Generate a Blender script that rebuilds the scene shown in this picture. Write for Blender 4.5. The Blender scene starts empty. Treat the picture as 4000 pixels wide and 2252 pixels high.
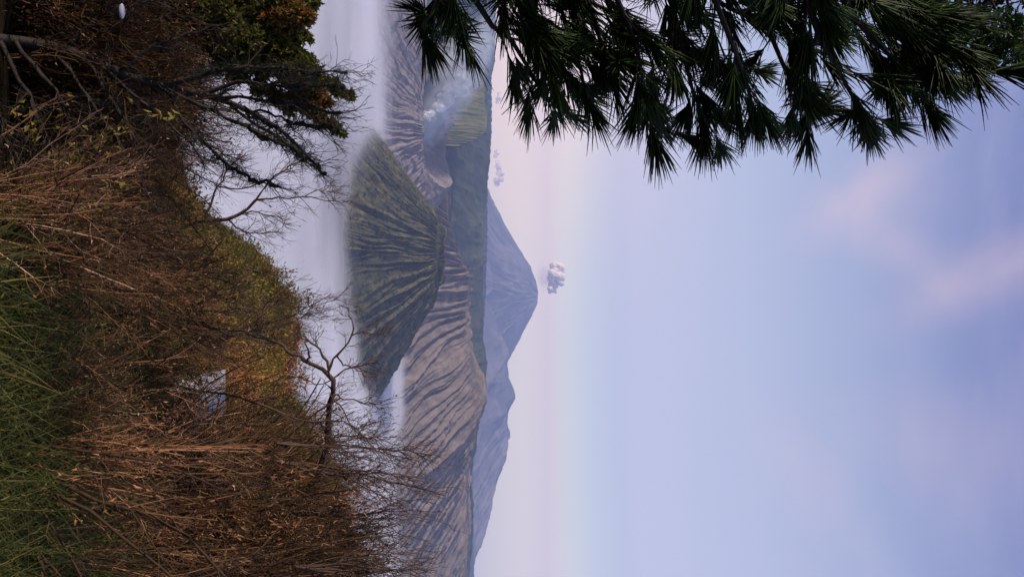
import bpy, math, random
import numpy as np
from mathutils import Vector, Matrix
from mathutils.bvhtree import BVHTree
rad = math.radians
scene = bpy.context.scene
COL = scene.collection

# ------------------------------------------------------------------ camera
F = 2965.0            # focal length in pixels of the 4000 px wide photograph
cam_d = bpy.data.cameras.new('camera'); cam = bpy.data.objects.new('camera', cam_d); COL.objects.link(cam)
cam_d.sensor_width = 36.0; cam_d.lens = 36.0 * F / 4000.0
cam_d.clip_start = 0.05; cam_d.clip_end = 200000
# the photograph lies on its side: image right is up, image up is world left
cam.matrix_world = Matrix(((0, -1, 0, 0), (0, 0, -1, 0), (1, 0, 0, 0), (0, 0, 0, 1)))
scene.camera = cam

# ------------------------------------------------------------------ render / exposure
scene.view_settings.view_transform = 'Standard'; scene.view_settings.look = 'None'
scene.view_settings.exposure = 0.0; scene.view_settings.gamma = 1.0
cy = scene.cycles
cy.max_bounces = 8; cy.diffuse_bounces = 6; cy.glossy_bounces = 2; cy.transmission_bounces = 3
cy.volume_bounces = 1; cy.transparent_max_bounces = 40
cy.use_denoising = True
cy.volume_step_rate = 1.0; cy.volume_max_steps = 256
cy.sample_clamp_indirect = 6.0

# ------------------------------------------------------------------ sun and sky
SUN_EL = 20.0
to_sun = Vector((-0.94, -0.33, 0)).normalized() * math.cos(rad(SUN_EL)); to_sun.z = math.sin(rad(SUN_EL))
sd = bpy.data.lights.new('sun', 'SUN'); sd.energy = 5.0; sd.angle = rad(0.6); sd.color = (1.0, 0.84, 0.69)
so = bpy.data.objects.new('sun', sd); COL.objects.link(so); so.location = (-30, -20, 60)
so.rotation_euler = to_sun.to_track_quat('Z', 'Y').to_euler()

world = bpy.data.worlds.new('World'); scene.world = world; world.use_nodes = True

class NT:
    def __init__(s, tree): s.t = tree; s.n = tree.nodes; s.l = tree.links
    def new(s, typ, **kw):
        nd = s.n.new(typ)
        for k, v in kw.items():
            if k in ('operation', 'blend_type', 'data_type', 'noise_dimensions', 'attribute_name', 'vector_type', 'sky_type',
                     'sun_disc', 'sun_elevation', 'sun_rotation', 'noise_type', 'interpolation_type', 'feature', 'clamp', 'use_clamp'):
                setattr(nd, k, v)
        return nd
    def set(s, sock, v):
        if isinstance(v, bpy.types.NodeSocket): s.l.new(v, sock)
        else: sock.default_value = v
    def math(s, op, a, b=0.0, c=0.0, clamp=False):
        nd = s.n.new('ShaderNodeMath'); nd.operation = op; nd.use_clamp = clamp
        for i, v in enumerate((a, b, c)): s.set(nd.inputs[i], v)
        return nd.outputs[0]
    def noise(s, vec, scale, detail=4, rough=0.55, dist=0.0):
        nd = s.n.new('ShaderNodeTexNoise'); nd.inputs['Scale'].default_value = scale
        nd.inputs['Detail'].default_value = detail; nd.inputs['Roughness'].default_value = rough
        nd.inputs['Distortion'].default_value = dist
        if vec is not None: s.l.new(vec, nd.inputs['Vector'])
        return nd.outputs['Fac']
    def ramp(s, fac, stops, interp='LINEAR'):
        nd = s.n.new('ShaderNodeValToRGB'); cr = nd.color_ramp; cr.interpolation = interp
        while len(cr.elements) < len(stops): cr.elements.new(0.5)
        while len(cr.elements) > len(stops): cr.elements.remove(cr.elements[-1])
        for e, (p, c) in zip(cr.elements, stops):
            e.position = p; e.color = (c[0], c[1], c[2], 1) if not isinstance(c, (int, float)) else (c, c, c, 1)
        s.set(nd.inputs[0], fac)
        return nd.outputs[0]
    def mix(s, fac, a, b, mode='MIX'):
        nd = s.n.new('ShaderNodeMix'); nd.data_type = 'RGBA'; nd.blend_type = mode
        s.set(nd.inputs[0], fac); s.set(nd.inputs[6], a); s.set(nd.inputs[7], b)
        return nd.outputs[2]
    def mapping(s, vec, scale=(1, 1, 1), rot=(0, 0, 0), loc=(0, 0, 0)):
        nd = s.n.new('ShaderNodeMapping'); s.l.new(vec, nd.inputs[0])
        nd.inputs['Scale'].default_value = scale; nd.inputs['Rotation'].default_value = rot; nd.inputs['Location'].default_value = loc
        return nd.outputs[0]
    def maprange(s, v, a, b, c=0.0, d=1.0, smooth=True):
        nd = s.n.new('ShaderNodeMapRange'); nd.interpolation_type = 'SMOOTHSTEP' if smooth else 'LINEAR'
        s.set(nd.inputs[0], v)
        for i, x in enumerate((a, b, c, d)): s.set(nd.inputs[i + 1], x)
        return nd.outputs[0]

def srgb(*c):
    return tuple(((v / 255) / 12.92 if v / 255 <= 0.04045 else ((v / 255 + 0.055) / 1.055) ** 2.4) for v in c)
def c4(c): return (c[0], c[1], c[2], 1.0)

def build_world():
    t = NT(world.node_tree); t.n.clear()
    out = t.n.new('ShaderNodeOutputWorld')
    tc = t.n.new('ShaderNodeTexCoord'); D = tc.outputs['Generated']
    sx = t.n.new('ShaderNodeSeparateXYZ'); t.l.new(D, sx.inputs[0]); X, Y, Z = sx.outputs
    sky = t.n.new('ShaderNodeTexSky'); sky.sky_type = 'NISHITA'; sky.sun_disc = False
    sky.sun_elevation = rad(SUN_EL); sky.sun_rotation = math.atan2(to_sun.x, to_sun.y)
    bg1 = t.n.new('ShaderNodeBackground'); t.l.new(sky.outputs[0], bg1.inputs[0]); bg1.inputs[1].default_value = 0.05
    # sky colours by elevation; unseen zenith brightened to light fog and foreground
    def zz(px): return math.sin(math.atan((px - 2000) / F))
    pos = lambda px: (zz(px) + 0.2) / 1.2
    warp = t.noise(t.mapping(D, (1.2, 1.2, 7)), 2.0, 3)
    zf = t.math('MULTIPLY_ADD', t.math('SUBTRACT', warp, 0.5), 0.022, Z)
    fac = t.math('DIVIDE', t.math('ADD', zf, 0.2), 1.2, clamp=True)
    st = [(0.0, srgb(196, 190, 206)), (pos(1850), srgb(200, 198, 214)), (pos(2040), srgb(212, 206, 216)), (pos(2140), srgb(214, 200, 211)),
          (pos(2190), srgb(198, 202, 218)), (pos(2290), srgb(190, 201, 226)), (pos(2480), srgb(202, 204, 230)), (pos(2900), srgb(185, 194, 224)),
          (pos(3350), srgb(164, 175, 213)), (pos(3950), srgb(120, 133, 188)), (pos(4000) + .07, srgb(122, 136, 192)), (pos(4000) * .5 + .5, srgb(160, 172, 214)), (1.0, srgb(205, 210, 235))]
    base = t.ramp(fac, st)
    # warmer towards the sunrise side
    lf = t.maprange(X, 0.10, -0.38, 0, 1)
    low = t.maprange(Z, 0.30, 0.0, 0, 1)
    base = t.mix(t.math('MULTIPLY', t.math('MULTIPLY', lf, low), 0.85), base, c4(srgb(250, 222, 222)))
    # soft cirrus
    def blob(px, u, w, h, rot=0):
        d = Vector(((u - 1126), F, (px - 2000))).normalized()
        ax = Vector((1, 0, 0)); up = Vector((0, 0, 1))
        e1 = ax * math.cos(rot) + up * math.sin(rot); e2 = -ax * math.sin(rot) + up * math.cos(rot)
        def dot(e):
            nd = t.n.new('ShaderNodeVectorMath'); nd.operation = 'DOT_PRODUCT'
            t.l.new(D, nd.inputs[0]); nd.inputs[1].default_value = e
            return t.math('SUBTRACT', nd.outputs['Value'], d.dot(e))
        a = t.math('DIVIDE', dot(e1), w); b = t.math('DIVIDE', dot(e2), h)
        q = t.math('ADD', t.math('MULTIPLY', a, a), t.math('MULTIPLY', b, b))
        return t.math('MULTIPLY', t.math('POWER', 2.718, t.math('MULTIPLY', q, -1)), t.maprange(Y, 0, 0.3))
    n1 = t.noise(t.mapping(D, (2.0, 2.0, 2.8), (0, 0.7, 0.3)), 2.4, 6, 0.55, 0.5)
    n2 = t.noise(t.mapping(D, (1.2, 1.2, 5.0), (0, -0.25, 0.2), (3, 1, 2)), 1.8, 6, 0.55, 0.4)
    blobs = None
    for a in ((3330, 780, .030, .065, 0.7, 1.0), (3480, 960, .07, .025, 0.9, .7), (3900, 1060, .032, .09, 0.55, .95), (3600, 720, .06, .06, 0, .25), (3500, 1750, .06, .10, .2, .5), (3350, 2150, .14, .03, .5, .4)):
        b = t.math('MULTIPLY', blob(*a[:5]), a[5])
        blobs = b if blobs is None else t.math('ADD', blobs, b)
    cm = t.math('MULTIPLY', blobs, t.maprange(n1, 0.25, 0.72), clamp=True)
    veil = t.math('MULTIPLY', t.maprange(n2, 0.45, 0.75), t.math('MULTIPLY', t.maprange(Z, 0.08, 0.35), 0.25))
    # low sky brightened and warmed to offset dimming by the haze box
    gl = t.maprange(t.math('ABSOLUTE', Z), 0.15, 0.0, 0.0, 1.0)
    base = t.mix(gl, base, (2.26, 1.98, 1.20, 1), 'MULTIPLY')
    base = t.mix(veil, base, c4(srgb(202, 196, 222)))
    base = t.mix(t.math('MULTIPLY', cm, 0.5), base, c4(srgb(228, 202, 216)))
    bg2 = t.n.new('ShaderNodeBackground'); t.l.new(base, bg2.inputs[0]); bg2.inputs[1].default_value = 1.12
    mx = t.n.new('ShaderNodeMixShader'); mx.inputs[0].default_value = 0.88
    t.l.new(bg1.outputs[0], mx.inputs[1]); t.l.new(bg2.outputs[0], mx.inputs[2])
    t.l.new(mx.outputs[0], out.inputs[0])
build_world()

# ------------------------------------------------------------------ small helpers
def pt(px, u, d):
    """photo pixel + distance -> point in the world"""
    return np.array(((u - 1126) / F * d, d, (px - 2000) / F * d))
def tag(o, label=None, cat=None, group=None, kind=None):
    if label: o['label'] = label
    if cat: o['category'] = cat
    if group: o['group'] = group
    if kind: o['kind'] = kind
    return o
def empty(name, loc=(0, 0, 0)):
    o = bpy.data.objects.new(name, None); COL.objects.link(o); o.location = loc; o.empty_display_size = 0.3
    return o

_perm = np.random.RandomState(5).permutation(4096)
_grad = np.random.RandomState(6).uniform(0, 2 * np.pi, 4096)
def perlin(x, y, seed=0):
    x = np.asarray(x, float) + seed * 37.7; y = np.asarray(y, float) + seed * 91.3
    xi = np.floor(x).astype(np.int64); yi = np.floor(y).astype(np.int64); xf = x - xi; yf = y - yi
    def g(ix, iy, fx, fy):
        a = _grad[_perm[(_perm[ix & 4095] + iy) & 4095]]
        return np.cos(a) * fx + np.sin(a) * fy
    s = xf * xf * xf * (xf * (xf * 6 - 15) + 10); t = yf * yf * yf * (yf * (yf * 6 - 15) + 10)
    a = g(xi, yi, xf, yf); b = g(xi + 1, yi, xf - 1, yf); c = g(xi, yi + 1, xf, yf - 1); d = g(xi + 1, yi + 1, xf - 1, yf - 1)
    return ((a + (b - a) * s) + ((c + (d - c) * s) - (a + (b - a) * s)) * t) * 1.5
def fbm(x, y, o=5, seed=0, lac=2.03, gain=0.5):
    r = 0; a = 1.0; f = 1.0
    for i in range(o): r = r + a * perlin(x * f, y * f, seed + i * 3); a *= gain; f *= lac
    return r
def ridged(x, y, o=3, seed=0, gain=0.5):
    r = 0; a = 1.0; f = 1.0; s = 0
    for i in range(o):
        r = r + a * (1 - np.abs(perlin(x * f, y * f, seed + i * 5)) * 2.2); s += a; a *= gain; f *= 2.1
    return r / s
def sstep(a, b, x):
    t = np.clip((np.asarray(x, float) - a) / (b - a), 0, 1); return t * t * (3 - 2 * t)

def mesh_obj(name, V, F4=None, F3=None, mat=None, parent=None, attr=None, smooth=True, attr2=None):
    me = bpy.data.meshes.new(name)
    V = np.asarray(V, np.float32).reshape(-1, 3)
    n4 = 0 if F4 is None else len(F4); n3 = 0 if F3 is None else len(F3)
    me.vertices.add(len(V)); me.vertices.foreach_set('co', V.ravel())
    me.loops.add(n4 * 4 + n3 * 3)
    li = np.concatenate([np.asarray(F4, np.int32).ravel() if n4 else np.zeros(0, np.int32), np.asarray(F3, np.int32).ravel() if n3 else np.zeros(0, np.int32)])
    me.loops.foreach_set('vertex_index', li)
    me.polygons.add(n4 + n3)
    ls = np.concatenate([np.arange(n4) * 4, n4 * 4 + np.arange(n3) * 3]).astype(np.int32)
    me.polygons.foreach_set('loop_start', ls)
    if smooth: me.polygons.foreach_set('use_smooth', np.ones(n4 + n3, bool))
    for nm, a in (('v', attr), ('w', attr2)):
        if a is not None:
            at = me.attributes.new(nm, 'FLOAT', 'POINT'); at.data.foreach_set('value', np.asarray(a, np.float32).ravel())
    me.update(calc_edges=True); me.validate()
    o = bpy.data.objects.new(name, me); COL.objects.link(o)
    if mat: me.materials.append(mat)
    if parent: o.parent = parent
    return o

class MB:
    def __init__(s): s.V = []; s.F4 = []; s.F3 = []; s.A = []; s.n = 0
    def add(s, V, F4=None, F3=None, a=0.5):
        V = np.asarray(V, float).reshape(-1, 3)
        if F4 is not None and len(F4): s.F4.append(np.asarray(F4) + s.n)
        if F3 is not None and len(F3): s.F3.append(np.asarray(F3) + s.n)
        s.V.append(V); s.A.append(np.broadcast_to(np.asarray(a, float), (len(V),)).copy()); s.n += len(V)
    def tubes(s, P, R, S=3, a=None):
        P = np.asarray(P, float); R = np.asarray(R, float); N, K, _ = P.shape
        if N == 0: return
        T = np.gradient(P, axis=1); T /= np.linalg.norm(T, axis=2, keepdims=True) + 1e-9
        T0 = T.mean(axis=1, keepdims=True)
        ref = np.where(np.abs(T0[..., 2:3]) > 0.8 * np.linalg.norm(T0, axis=2, keepdims=True), np.array([1., 0, 0]), np.array([0, 0, 1.]))
        A = np.cross(T, np.broadcast_to(ref, T.shape)); A /= np.linalg.norm(A, axis=2, keepdims=True) + 1e-9
        B = np.cross(T, A)
        an = np.arange(S) * 2 * np.pi / S
        V = P[:, :, None] + R[:, :, None, None] * (A[:, :, None] * np.cos(an)[:, None] + B[:, :, None] * np.sin(an)[:, None])
        idx = np.arange(N * K * S).reshape(N, K, S)
        q = np.stack([idx[:, :-1], np.roll(idx, -1, 2)[:, :-1], np.roll(idx, -1, 2)[:, 1:], idx[:, 1:]], -1).reshape(-1, 4)
        if a is None: a = rng.uniform(0, 1, N)
        s.add(V.reshape(-1, 3), q, a=np.repeat(np.broadcast_to(a, (N,)), K * S))
    def leaves(s, P, Dv, L, W, a=None, fold=0.25, curl=0.2):
        """pointed folded leaves: base, two sides, tip (4 verts + rib)"""
        N = len(P)
        if N == 0: return
        Dv = Dv / (np.linalg.norm(Dv, axis=1, keepdims=True) + 1e-9)
        r = rng.normal(size=(N, 3)); A = np.cross(Dv, r); A /= np.linalg.norm(A, axis=1, keepdims=True) + 1e-9
        B = np.cross(A, Dv)
        L = np.broadcast_to(L, (N,))[:, None]; W = np.broadcast_to(W, (N,))[:, None]
        b = P; m = P + Dv * L * .5 - B * L * curl * .5; tip = P + Dv * L - B * L * curl
        l = P + Dv * L * .45 + A * W * .5 + B * W * fold; rr = P + Dv * L * .45 - A * W * .5 + B * W * fold
        V = np.stack([b, l, m, rr, tip], 1).reshape(-1, 3)
        i = np.arange(N)[:, None] * 5
        F3 = np.concatenate([i + [0, 2, 1], i + [1, 2, 4], i + [0, 3, 2], i + [2, 3, 4]])
        if a is None: a = rng.uniform(0, 1, N)
        s.add(V, F3=F3, a=np.repeat(np.broadcast_to(a, (N,)), 5))
    def arrays(s):
        return (np.concatenate(s.V), np.concatenate(s.F4) if s.F4 else np.zeros((0, 4), int),
                np.concatenate(s.F3) if s.F3 else np.zeros((0, 3), int), np.concatenate(s.A))
    def build(s, name, mat, parent=None, origin=None):
        V, F4, F3, A = s.arrays()
        if origin is not None: V = V - np.asarray(origin)
        o = mesh_obj(name, V, F4, F3, mat, parent, A, smooth=True)
        if origin is not None and parent is None: o.location = origin
        return o

rng = np.random.RandomState(11)

def resample(pts, K):
    pts = np.asarray(pts, float); n = len(pts)
    d = np.r_[0, np.cumsum(np.linalg.norm(np.diff(pts, axis=0), axis=1))]
    t = np.linspace(0, d[-1], K)
    tan = np.zeros_like(pts); tan[1:-1] = (pts[2:] - pts[:-2]) / (d[2:] - d[:-2])[:, None]; tan[0] = (pts[1] - pts[0]) / (d[1] - d[0]); tan[-1] = (pts[-1] - pts[-2]) / (d[-1] - d[-2])
    i = np.clip(np.searchsorted(d, t, side='right') - 1, 0, n - 2); h = (d[i + 1] - d[i]); x = ((t - d[i]) / h)[:, None]; h = h[:, None]
    return (2 * x**3 - 3 * x**2 + 1) * pts[i] + (x**3 - 2 * x**2 + x) * h * tan[i] + (-2 * x**3 + 3 * x**2) * pts[i + 1] + (x**3 - x**2) * h * tan[i + 1]
def path(ctrl, K, r0, r1, wob=0.0, D=None):
    P = np.array([pt(c[0], c[1], c[2] if len(c) > 2 else D) for c in ctrl])
    P = resample(P, K)
    if wob:
        w = rng.normal(size=P.shape) * wob; w[0] = 0; w[-1] = 0; P = P + w
    return P[None], (np.linspace(r0, r1, K) * (1 + 0.12 * rng.normal(size=K)))[None]

def spawn(P, R, n, L, ang=0.8, up=0.0, tmin=0.15, tmax=1.0, K=5, rr=0.6, wob=0.18, tip=0.3, Lvar=0.5, bias=None, rmin=0.0):
    N, Kp, _ = P.shape
    idx = np.repeat(np.arange(N), n); M = len(idx)
    if M == 0: return np.zeros((0, K, 3)), np.zeros((0, K))
    t = rng.uniform(tmin, tmax, M) * (Kp - 1); i = np.clip(np.floor(t).astype(int), 0, Kp - 2); f = (t - i)[:, None]
    p = P[idx, i] * (1 - f) + P[idx, i + 1] * f
    r = R[idx, i] * (1 - f[:, 0]) + R[idx, i + 1] * f[:, 0]
    T = P[idx, i + 1] - P[idx, i]; T /= np.linalg.norm(T, axis=1, keepdims=True) + 1e-9
    q = np.cross(T, rng.normal(size=(M, 3))); q /= np.linalg.norm(q, axis=1, keepdims=True) + 1e-9
    a = (ang * rng.uniform(0.55, 1.35, M))[:, None]
    d = np.cos(a) * T + np.sin(a) * q; d[:, 2] += up
    if bias is not None: d += np.asarray(bias)
    d /= np.linalg.norm(d, axis=1, keepdims=True) + 1e-9
    Ls = L * (1 + Lvar * rng.uniform(-1, 1, M)) * (1.15 - 0.5 * t / (Kp - 1))
    out = np.zeros((M, K, 3)); out[:, 0] = p
    for k in range(1, K):
        d = d + rng.normal(size=(M, 3)) * wob; d[:, 2] += up * 0.12
        d /= np.linalg.norm(d, axis=1, keepdims=True) + 1e-9
        out[:, k] = out[:, k - 1] + d * (Ls / (K - 1))[:, None]
    r0 = np.maximum(r * rr, rmin); rad_ = r0[:, None] * np.linspace(1, tip, K)[None]
    return out, rad_

# ------------------------------------------------------------------ materials
def new_mat(name):
    m = bpy.data.materials.new(name); m.use_nodes = True; t = NT(m.node_tree); t.n.clear()
    out = t.n.new('ShaderNodeOutputMaterial'); return m, t, out
def veg_mat(name, stops, rough=0.75, trans=0.0, noise=0.0, spec=0.25, nscale=30, bump=0.0):
    m, t, out = new_mat(name)
    at = t.n.new('ShaderNodeAttribute'); at.attribute_name = 'v'
    fac = at.outputs['Fac']
    tc = t.n.new('ShaderNodeTexCoord')
    if noise:
        nz = t.noise(tc.outputs['Object'], nscale, 3)
        fac = t.math('MULTIPLY_ADD', t.math('SUBTRACT', nz, 0.5), noise, fac, clamp=True)
    col = t.ramp(fac, stops)
    b = t.n.new('ShaderNodeBsdfPrincipled'); t.l.new(col, b.inputs['Base Color']); b.inputs['Roughness'].default_value = rough
    b.inputs['Specular IOR Level'].default_value = spec
    if bump:
        bn = t.n.new('ShaderNodeBump'); bn.inputs['Strength'].default_value = 0.8; bn.inputs['Distance'].default_value = bump
        t.l.new(t.noise(tc.outputs['Object'], nscale * 2, 4), bn.inputs['Height']); t.l.new(bn.outputs[0], b.inputs['Normal'])
    sh = b.outputs[0]
    if trans:
        tr = t.n.new('ShaderNodeBsdfTranslucent'); t.l.new(col, tr.inputs[0])
        mx = t.n.new('ShaderNodeMixShader'); mx.inputs[0].default_value = trans
        t.l.new(sh, mx.inputs[1]); t.l.new(tr.outputs[0], mx.inputs[2]); sh = mx.outputs[0]
    t.l.new(sh, out.inputs[0])
    return m

def rock_mat(name, stops, scale=0.01, rough=0.95, bump=4.0, bscale=0.03, aniso=(1, 1, 1), veg=None, vegscale=0.02, vegth=(0.5, 0.6), wlow=None):
    """terrain: noise ramp, optional second cover patches; 'v' attribute = ridge (1) or gully (0), 'w' = height share"""
    m, t, out = new_mat(name)
    tc = t.n.new('ShaderNodeTexCoord'); O = tc.outputs['Object']; M = t.mapping(O, aniso)
    n = t.noise(M, scale, 8, 0.6)
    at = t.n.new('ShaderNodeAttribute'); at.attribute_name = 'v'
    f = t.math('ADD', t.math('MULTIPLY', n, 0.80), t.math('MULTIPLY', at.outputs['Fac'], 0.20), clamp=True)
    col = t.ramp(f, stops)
    if veg:
        n2 = t.noise(M, vegscale, 6, 0.65)
        n3 = t.noise(M, vegscale * 7, 4, 0.6)
        k = t.maprange(t.math('ADD', t.math('MULTIPLY', n2, .7), t.math('MULTIPLY', n3, .3)), vegth[0], vegth[1])
        aw = t.n.new('ShaderNodeAttribute'); aw.attribute_name = 'w'
        if wlow is not None: k = t.math('MULTIPLY', k, t.maprange(aw.outputs['Fac'], wlow[0], wlow[1]))
        col = t.mix(k, col, c4(veg))
    b = t.n.new('ShaderNodeBsdfPrincipled'); t.l.new(col, b.inputs['Base Color']); b.inputs['Roughness'].default_value = rough
    b.inputs['Specular IOR Level'].default_value = 0.05
    bn = t.n.new('ShaderNodeBump'); bn.inputs['Strength'].default_value = 1.0; bn.inputs['Distance'].default_value = bump
    t.l.new(t.noise(M, bscale, 6, 0.65), bn.inputs['Height']); t.l.new(bn.outputs[0], b.inputs['Normal'])
    t.l.new(b.outputs[0], out.inputs[0])
    return m

# ------------------------------------------------------------------ terrain
terrain_objs = []
def grid_faces(n, m, wrap=False):
    i = np.arange(n * m).reshape(n, m)
    if wrap: i = np.concatenate([i, i[:, :1]], 1)
    return np.stack([i[:-1, :-1], i[:-1, 1:], i[1:, 1:], i[1:, :-1]], -1).reshape(-1, 4)

def slope_mesh(name, crest, Wf, zb, dirs, mat, ns=800, nd=140, Wb=None, back=0.5, gam=25.0, gsp=80.0, p=1.4, glen=9.0, loop=False, inner=None,
               crest_noise=0.0, cn_sp=200.0, seed=1, branch=1.0, rough_amp=0.0, rough_sp=60.0, gwarp=0.6, reg=0.3):
    """a mountain side grown from its crest line; crest: (k,3) world points, dirs: downhill angle at each (0 = to the viewer, + = right)"""
    crest = np.asarray(crest, float); k = len(crest)
    dd = np.r_[0, np.cumsum(np.linalg.norm(np.diff(crest[:, :2], axis=0), axis=1))]
    s = np.linspace(0, dd[-1], ns, endpoint=not loop)
    C = np.stack([np.interp(s, dd, crest[:, j]) for j in range(3)], 1)
    ker = np.hanning(9); ker /= ker.sum()
    if loop: C[:, 2] = np.convolve(np.r_[C[-4:, 2], C[:, 2], C[:4, 2]], ker, 'valid')
    ang = np.interp(s, dd, dirs); Ws = np.interp(s, dd, np.broadcast_to(Wf, (k,)))
    if crest_noise: C[:, 2] += crest_noise * fbm(s / cn_sp, s * 0, 4, seed + 9)
    dv = np.stack([np.sin(ang), -np.cos(ang)], 1)
    nb = nd // 3
    tf = np.linspace(0, 1.05, nd) ** 1.15
    tb = -np.linspace(1, 0, nb, endpoint=False)
    t = np.r_[tb, tf]
    T, S = np.meshgrid(t, s, indexing='ij'); W = Ws[None]
    Wbk = Wb if Wb else Ws.mean()
    dist = np.where(T >= 0, T * W, T * Wbk)
    if loop:  # keep the inner rows from crossing the middle
        dist = np.where(T < 0, T * Wbk, dist)
    zc = C[:, 2][None]
    prof = np.clip(1 - T, 0, 1) ** p
    zf = zb + (zc - zb) * prof
    if inner is None: zk = zc + T * Wbk * back
    else: zk = zc - inner * (1 - (1 + np.clip(T, -1, 0)) ** 2.0)
    Z = np.where(T >= 0, zf, np.maximum(zk, zb - 40))
    # gullies, running downhill, branching towards the crest
    sp = S / gsp + 1.5 * perlin(S / (gsp * 6), S * 0, seed + 60); dn = np.abs(dist)
    wv = gwarp * perlin(S / (gsp * 4), dn / (gsp * glen * .55), seed + 20) + 0.35 * gwarp * perlin(S / gsp, dn / (gsp * glen * .2), seed + 27)
    g1 = (1 - reg) * ridged(sp + wv, dn / (gsp * glen), 1, seed) + reg * (1.25 * np.abs(np.sin(np.pi * (sp + wv * .8))) - .25)
    g2 = ridged(sp * 2.3 + wv * 1.7, dn / (gsp * glen * .55), 1, seed + 4)
    g3 = ridged(sp * 5.1 + wv * 2.5, dn / (gsp * glen * .33), 1, seed + 8)
    lowf = sstep(0.01, 0.22, np.abs(T)); hif = sstep(0.0, 0.08, np.abs(T))
    amp = gam * (1 - sstep(0.7, 1.03, np.abs(T)) * 0.85)
    if loop: amp = amp * np.where(T < 0, sstep(1.0, 0.75, np.abs(T)), 1)
    G = lowf * g1 + branch * 0.5 * hif * g2 + branch * 0.22 * hif * g3
    G = G * (0.9 + 0.35 * perlin(S / (gsp * 3), dn / (gsp * glen * .45), seed + 31))
    Z = Z + amp * (G - 0.55)
    if rough_amp: Z = Z + rough_amp * fbm(S / rough_sp, dn / rough_sp, 5, seed + 40)
    Xw = C[:, 0][None] + dv[:, 0][None] * dist; Yw = C[:, 1][None] + dv[:, 1][None] * dist
    V = np.stack([Xw, Yw, Z], -1).reshape(-1, 3)
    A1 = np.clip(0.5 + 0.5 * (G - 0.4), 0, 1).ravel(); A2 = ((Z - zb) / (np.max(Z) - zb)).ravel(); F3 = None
    if loop:   # close the crater floor
        V = np.vstack([V, V[:ns].mean(0) - (0, 0, 4)]); A1 = np.r_[A1, .5]; A2 = np.r_[A2, .5]
        F3 = np.stack([np.full(ns, len(V) - 1), (np.arange(ns) + 1) % ns, np.arange(ns)], 1)
    o = mesh_obj(name, V, grid_faces(len(t), ns, loop), F3, mat=mat, attr=A1, attr2=A2)
    tag(o, kind='structure'); terrain_objs.append(o)
    return o

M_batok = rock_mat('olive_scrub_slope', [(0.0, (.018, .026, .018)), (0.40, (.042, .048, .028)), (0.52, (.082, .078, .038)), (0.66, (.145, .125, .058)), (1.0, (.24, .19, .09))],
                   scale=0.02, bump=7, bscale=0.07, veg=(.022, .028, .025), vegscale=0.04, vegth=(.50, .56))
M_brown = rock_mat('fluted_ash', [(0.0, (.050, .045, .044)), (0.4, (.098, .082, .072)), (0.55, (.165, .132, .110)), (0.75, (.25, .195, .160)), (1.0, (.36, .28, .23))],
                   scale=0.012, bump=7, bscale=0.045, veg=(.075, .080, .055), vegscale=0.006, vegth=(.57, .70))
M_ash = rock_mat('pale_ash', [(0.0, (.12, .105, .11)), (0.5, (.20, .17, .17)), (1.0, (.33, .28, .26))], scale=0.02, bump=3, bscale=0.06)
M_rimgreen = rock_mat('green_caldera_slope', [(0.0, (.024, .034, .036)), (0.5, (.040, .050, .042)), (0.75, (.075, .08, .05)), (1.0, (.15, .12, .09))],
                      scale=0.004, bump=10, bscale=0.01, veg=(.085, .105, .055), vegscale=0.0016, vegth=(.5, .66), wlow=(0.35, 0.8))
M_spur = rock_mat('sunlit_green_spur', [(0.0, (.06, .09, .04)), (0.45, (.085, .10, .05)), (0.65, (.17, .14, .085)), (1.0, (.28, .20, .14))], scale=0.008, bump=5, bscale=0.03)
M_far = rock_mat('far_forest_ridge', [(0.0, (.025, .035, .035)), (1.0, (.07, .08, .07))], scale=0.002, bump=20, bscale=0.006)
M_semeru = rock_mat('far_volcano_ash', [(0.0, (.04, .045, .06)), (0.45, (.085, .085, .10)), (0.62, (.17, .15, .16)), (1.0, (.26, .22, .22))], scale=0.0012, bump=30, bscale=0.004)
M_floor = rock_mat('sand_floor', [(0.0, (.10, .09, .09)), (1.0, (.2, .18, .17))], scale=0.002, bump=2, bscale=0.02)

def crest_px(lst): return np.array([pt(b, a, d) for a, b, d in lst])   # (u, px, D)

# ground: caldera floor out to the far lowland
def build_ground():
    ths = np.linspace(-np.pi, np.pi, 181)[:-1]; rs = np.r_[0, np.geomspace(900, 34500, 60)]
    R, T = np.meshgrid(rs, ths, indexing='ij')
    X = np.sin(T) * R; Y = np.cos(T) * R
    X = np.clip(X, -34000, 34000)
    Z = -745 + 6 * fbm(X / 900, Y / 900, 3) * (R > 1) - 1250 * sstep(12500, 21000, R)
    o = mesh_obj('ground', np.stack([X, Y, Z], -1).reshape(-1, 3), grid_faces(len(rs), len(ths), True), mat=M_floor, attr=np.full(X.size, .5), attr2=np.full(X.size, .5))
    tag(o, kind='structure'); terrain_objs.append(o)
build_ground()

# fluted cone in front
a = np.linspace(0, 2 * np.pi, 49)
cx, cyy = (1000 - 1126) / F * 4050, 4050.0
ctop = np.stack([cx + 168 * np.sin(a), cyy - 150 * np.cos(a), -372 + 7 * np.cos(a) - 6 * np.sin(a) + 3 * np.sin(3 * a + 1)], 1)
wfr = 600 + 70 * np.sin(a) - 20 * np.cos(2 * a)
slope_mesh('volcano_cone', ctop, wfr, -765, a, M_batok, ns=1300, nd=230, Wb=140, loop=True, inner=22, gam=30, gsp=24, glen=38, p=1.12, seed=3, branch=1.0, rough_amp=6, rough_sp=34, gwarp=1.3)

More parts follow.
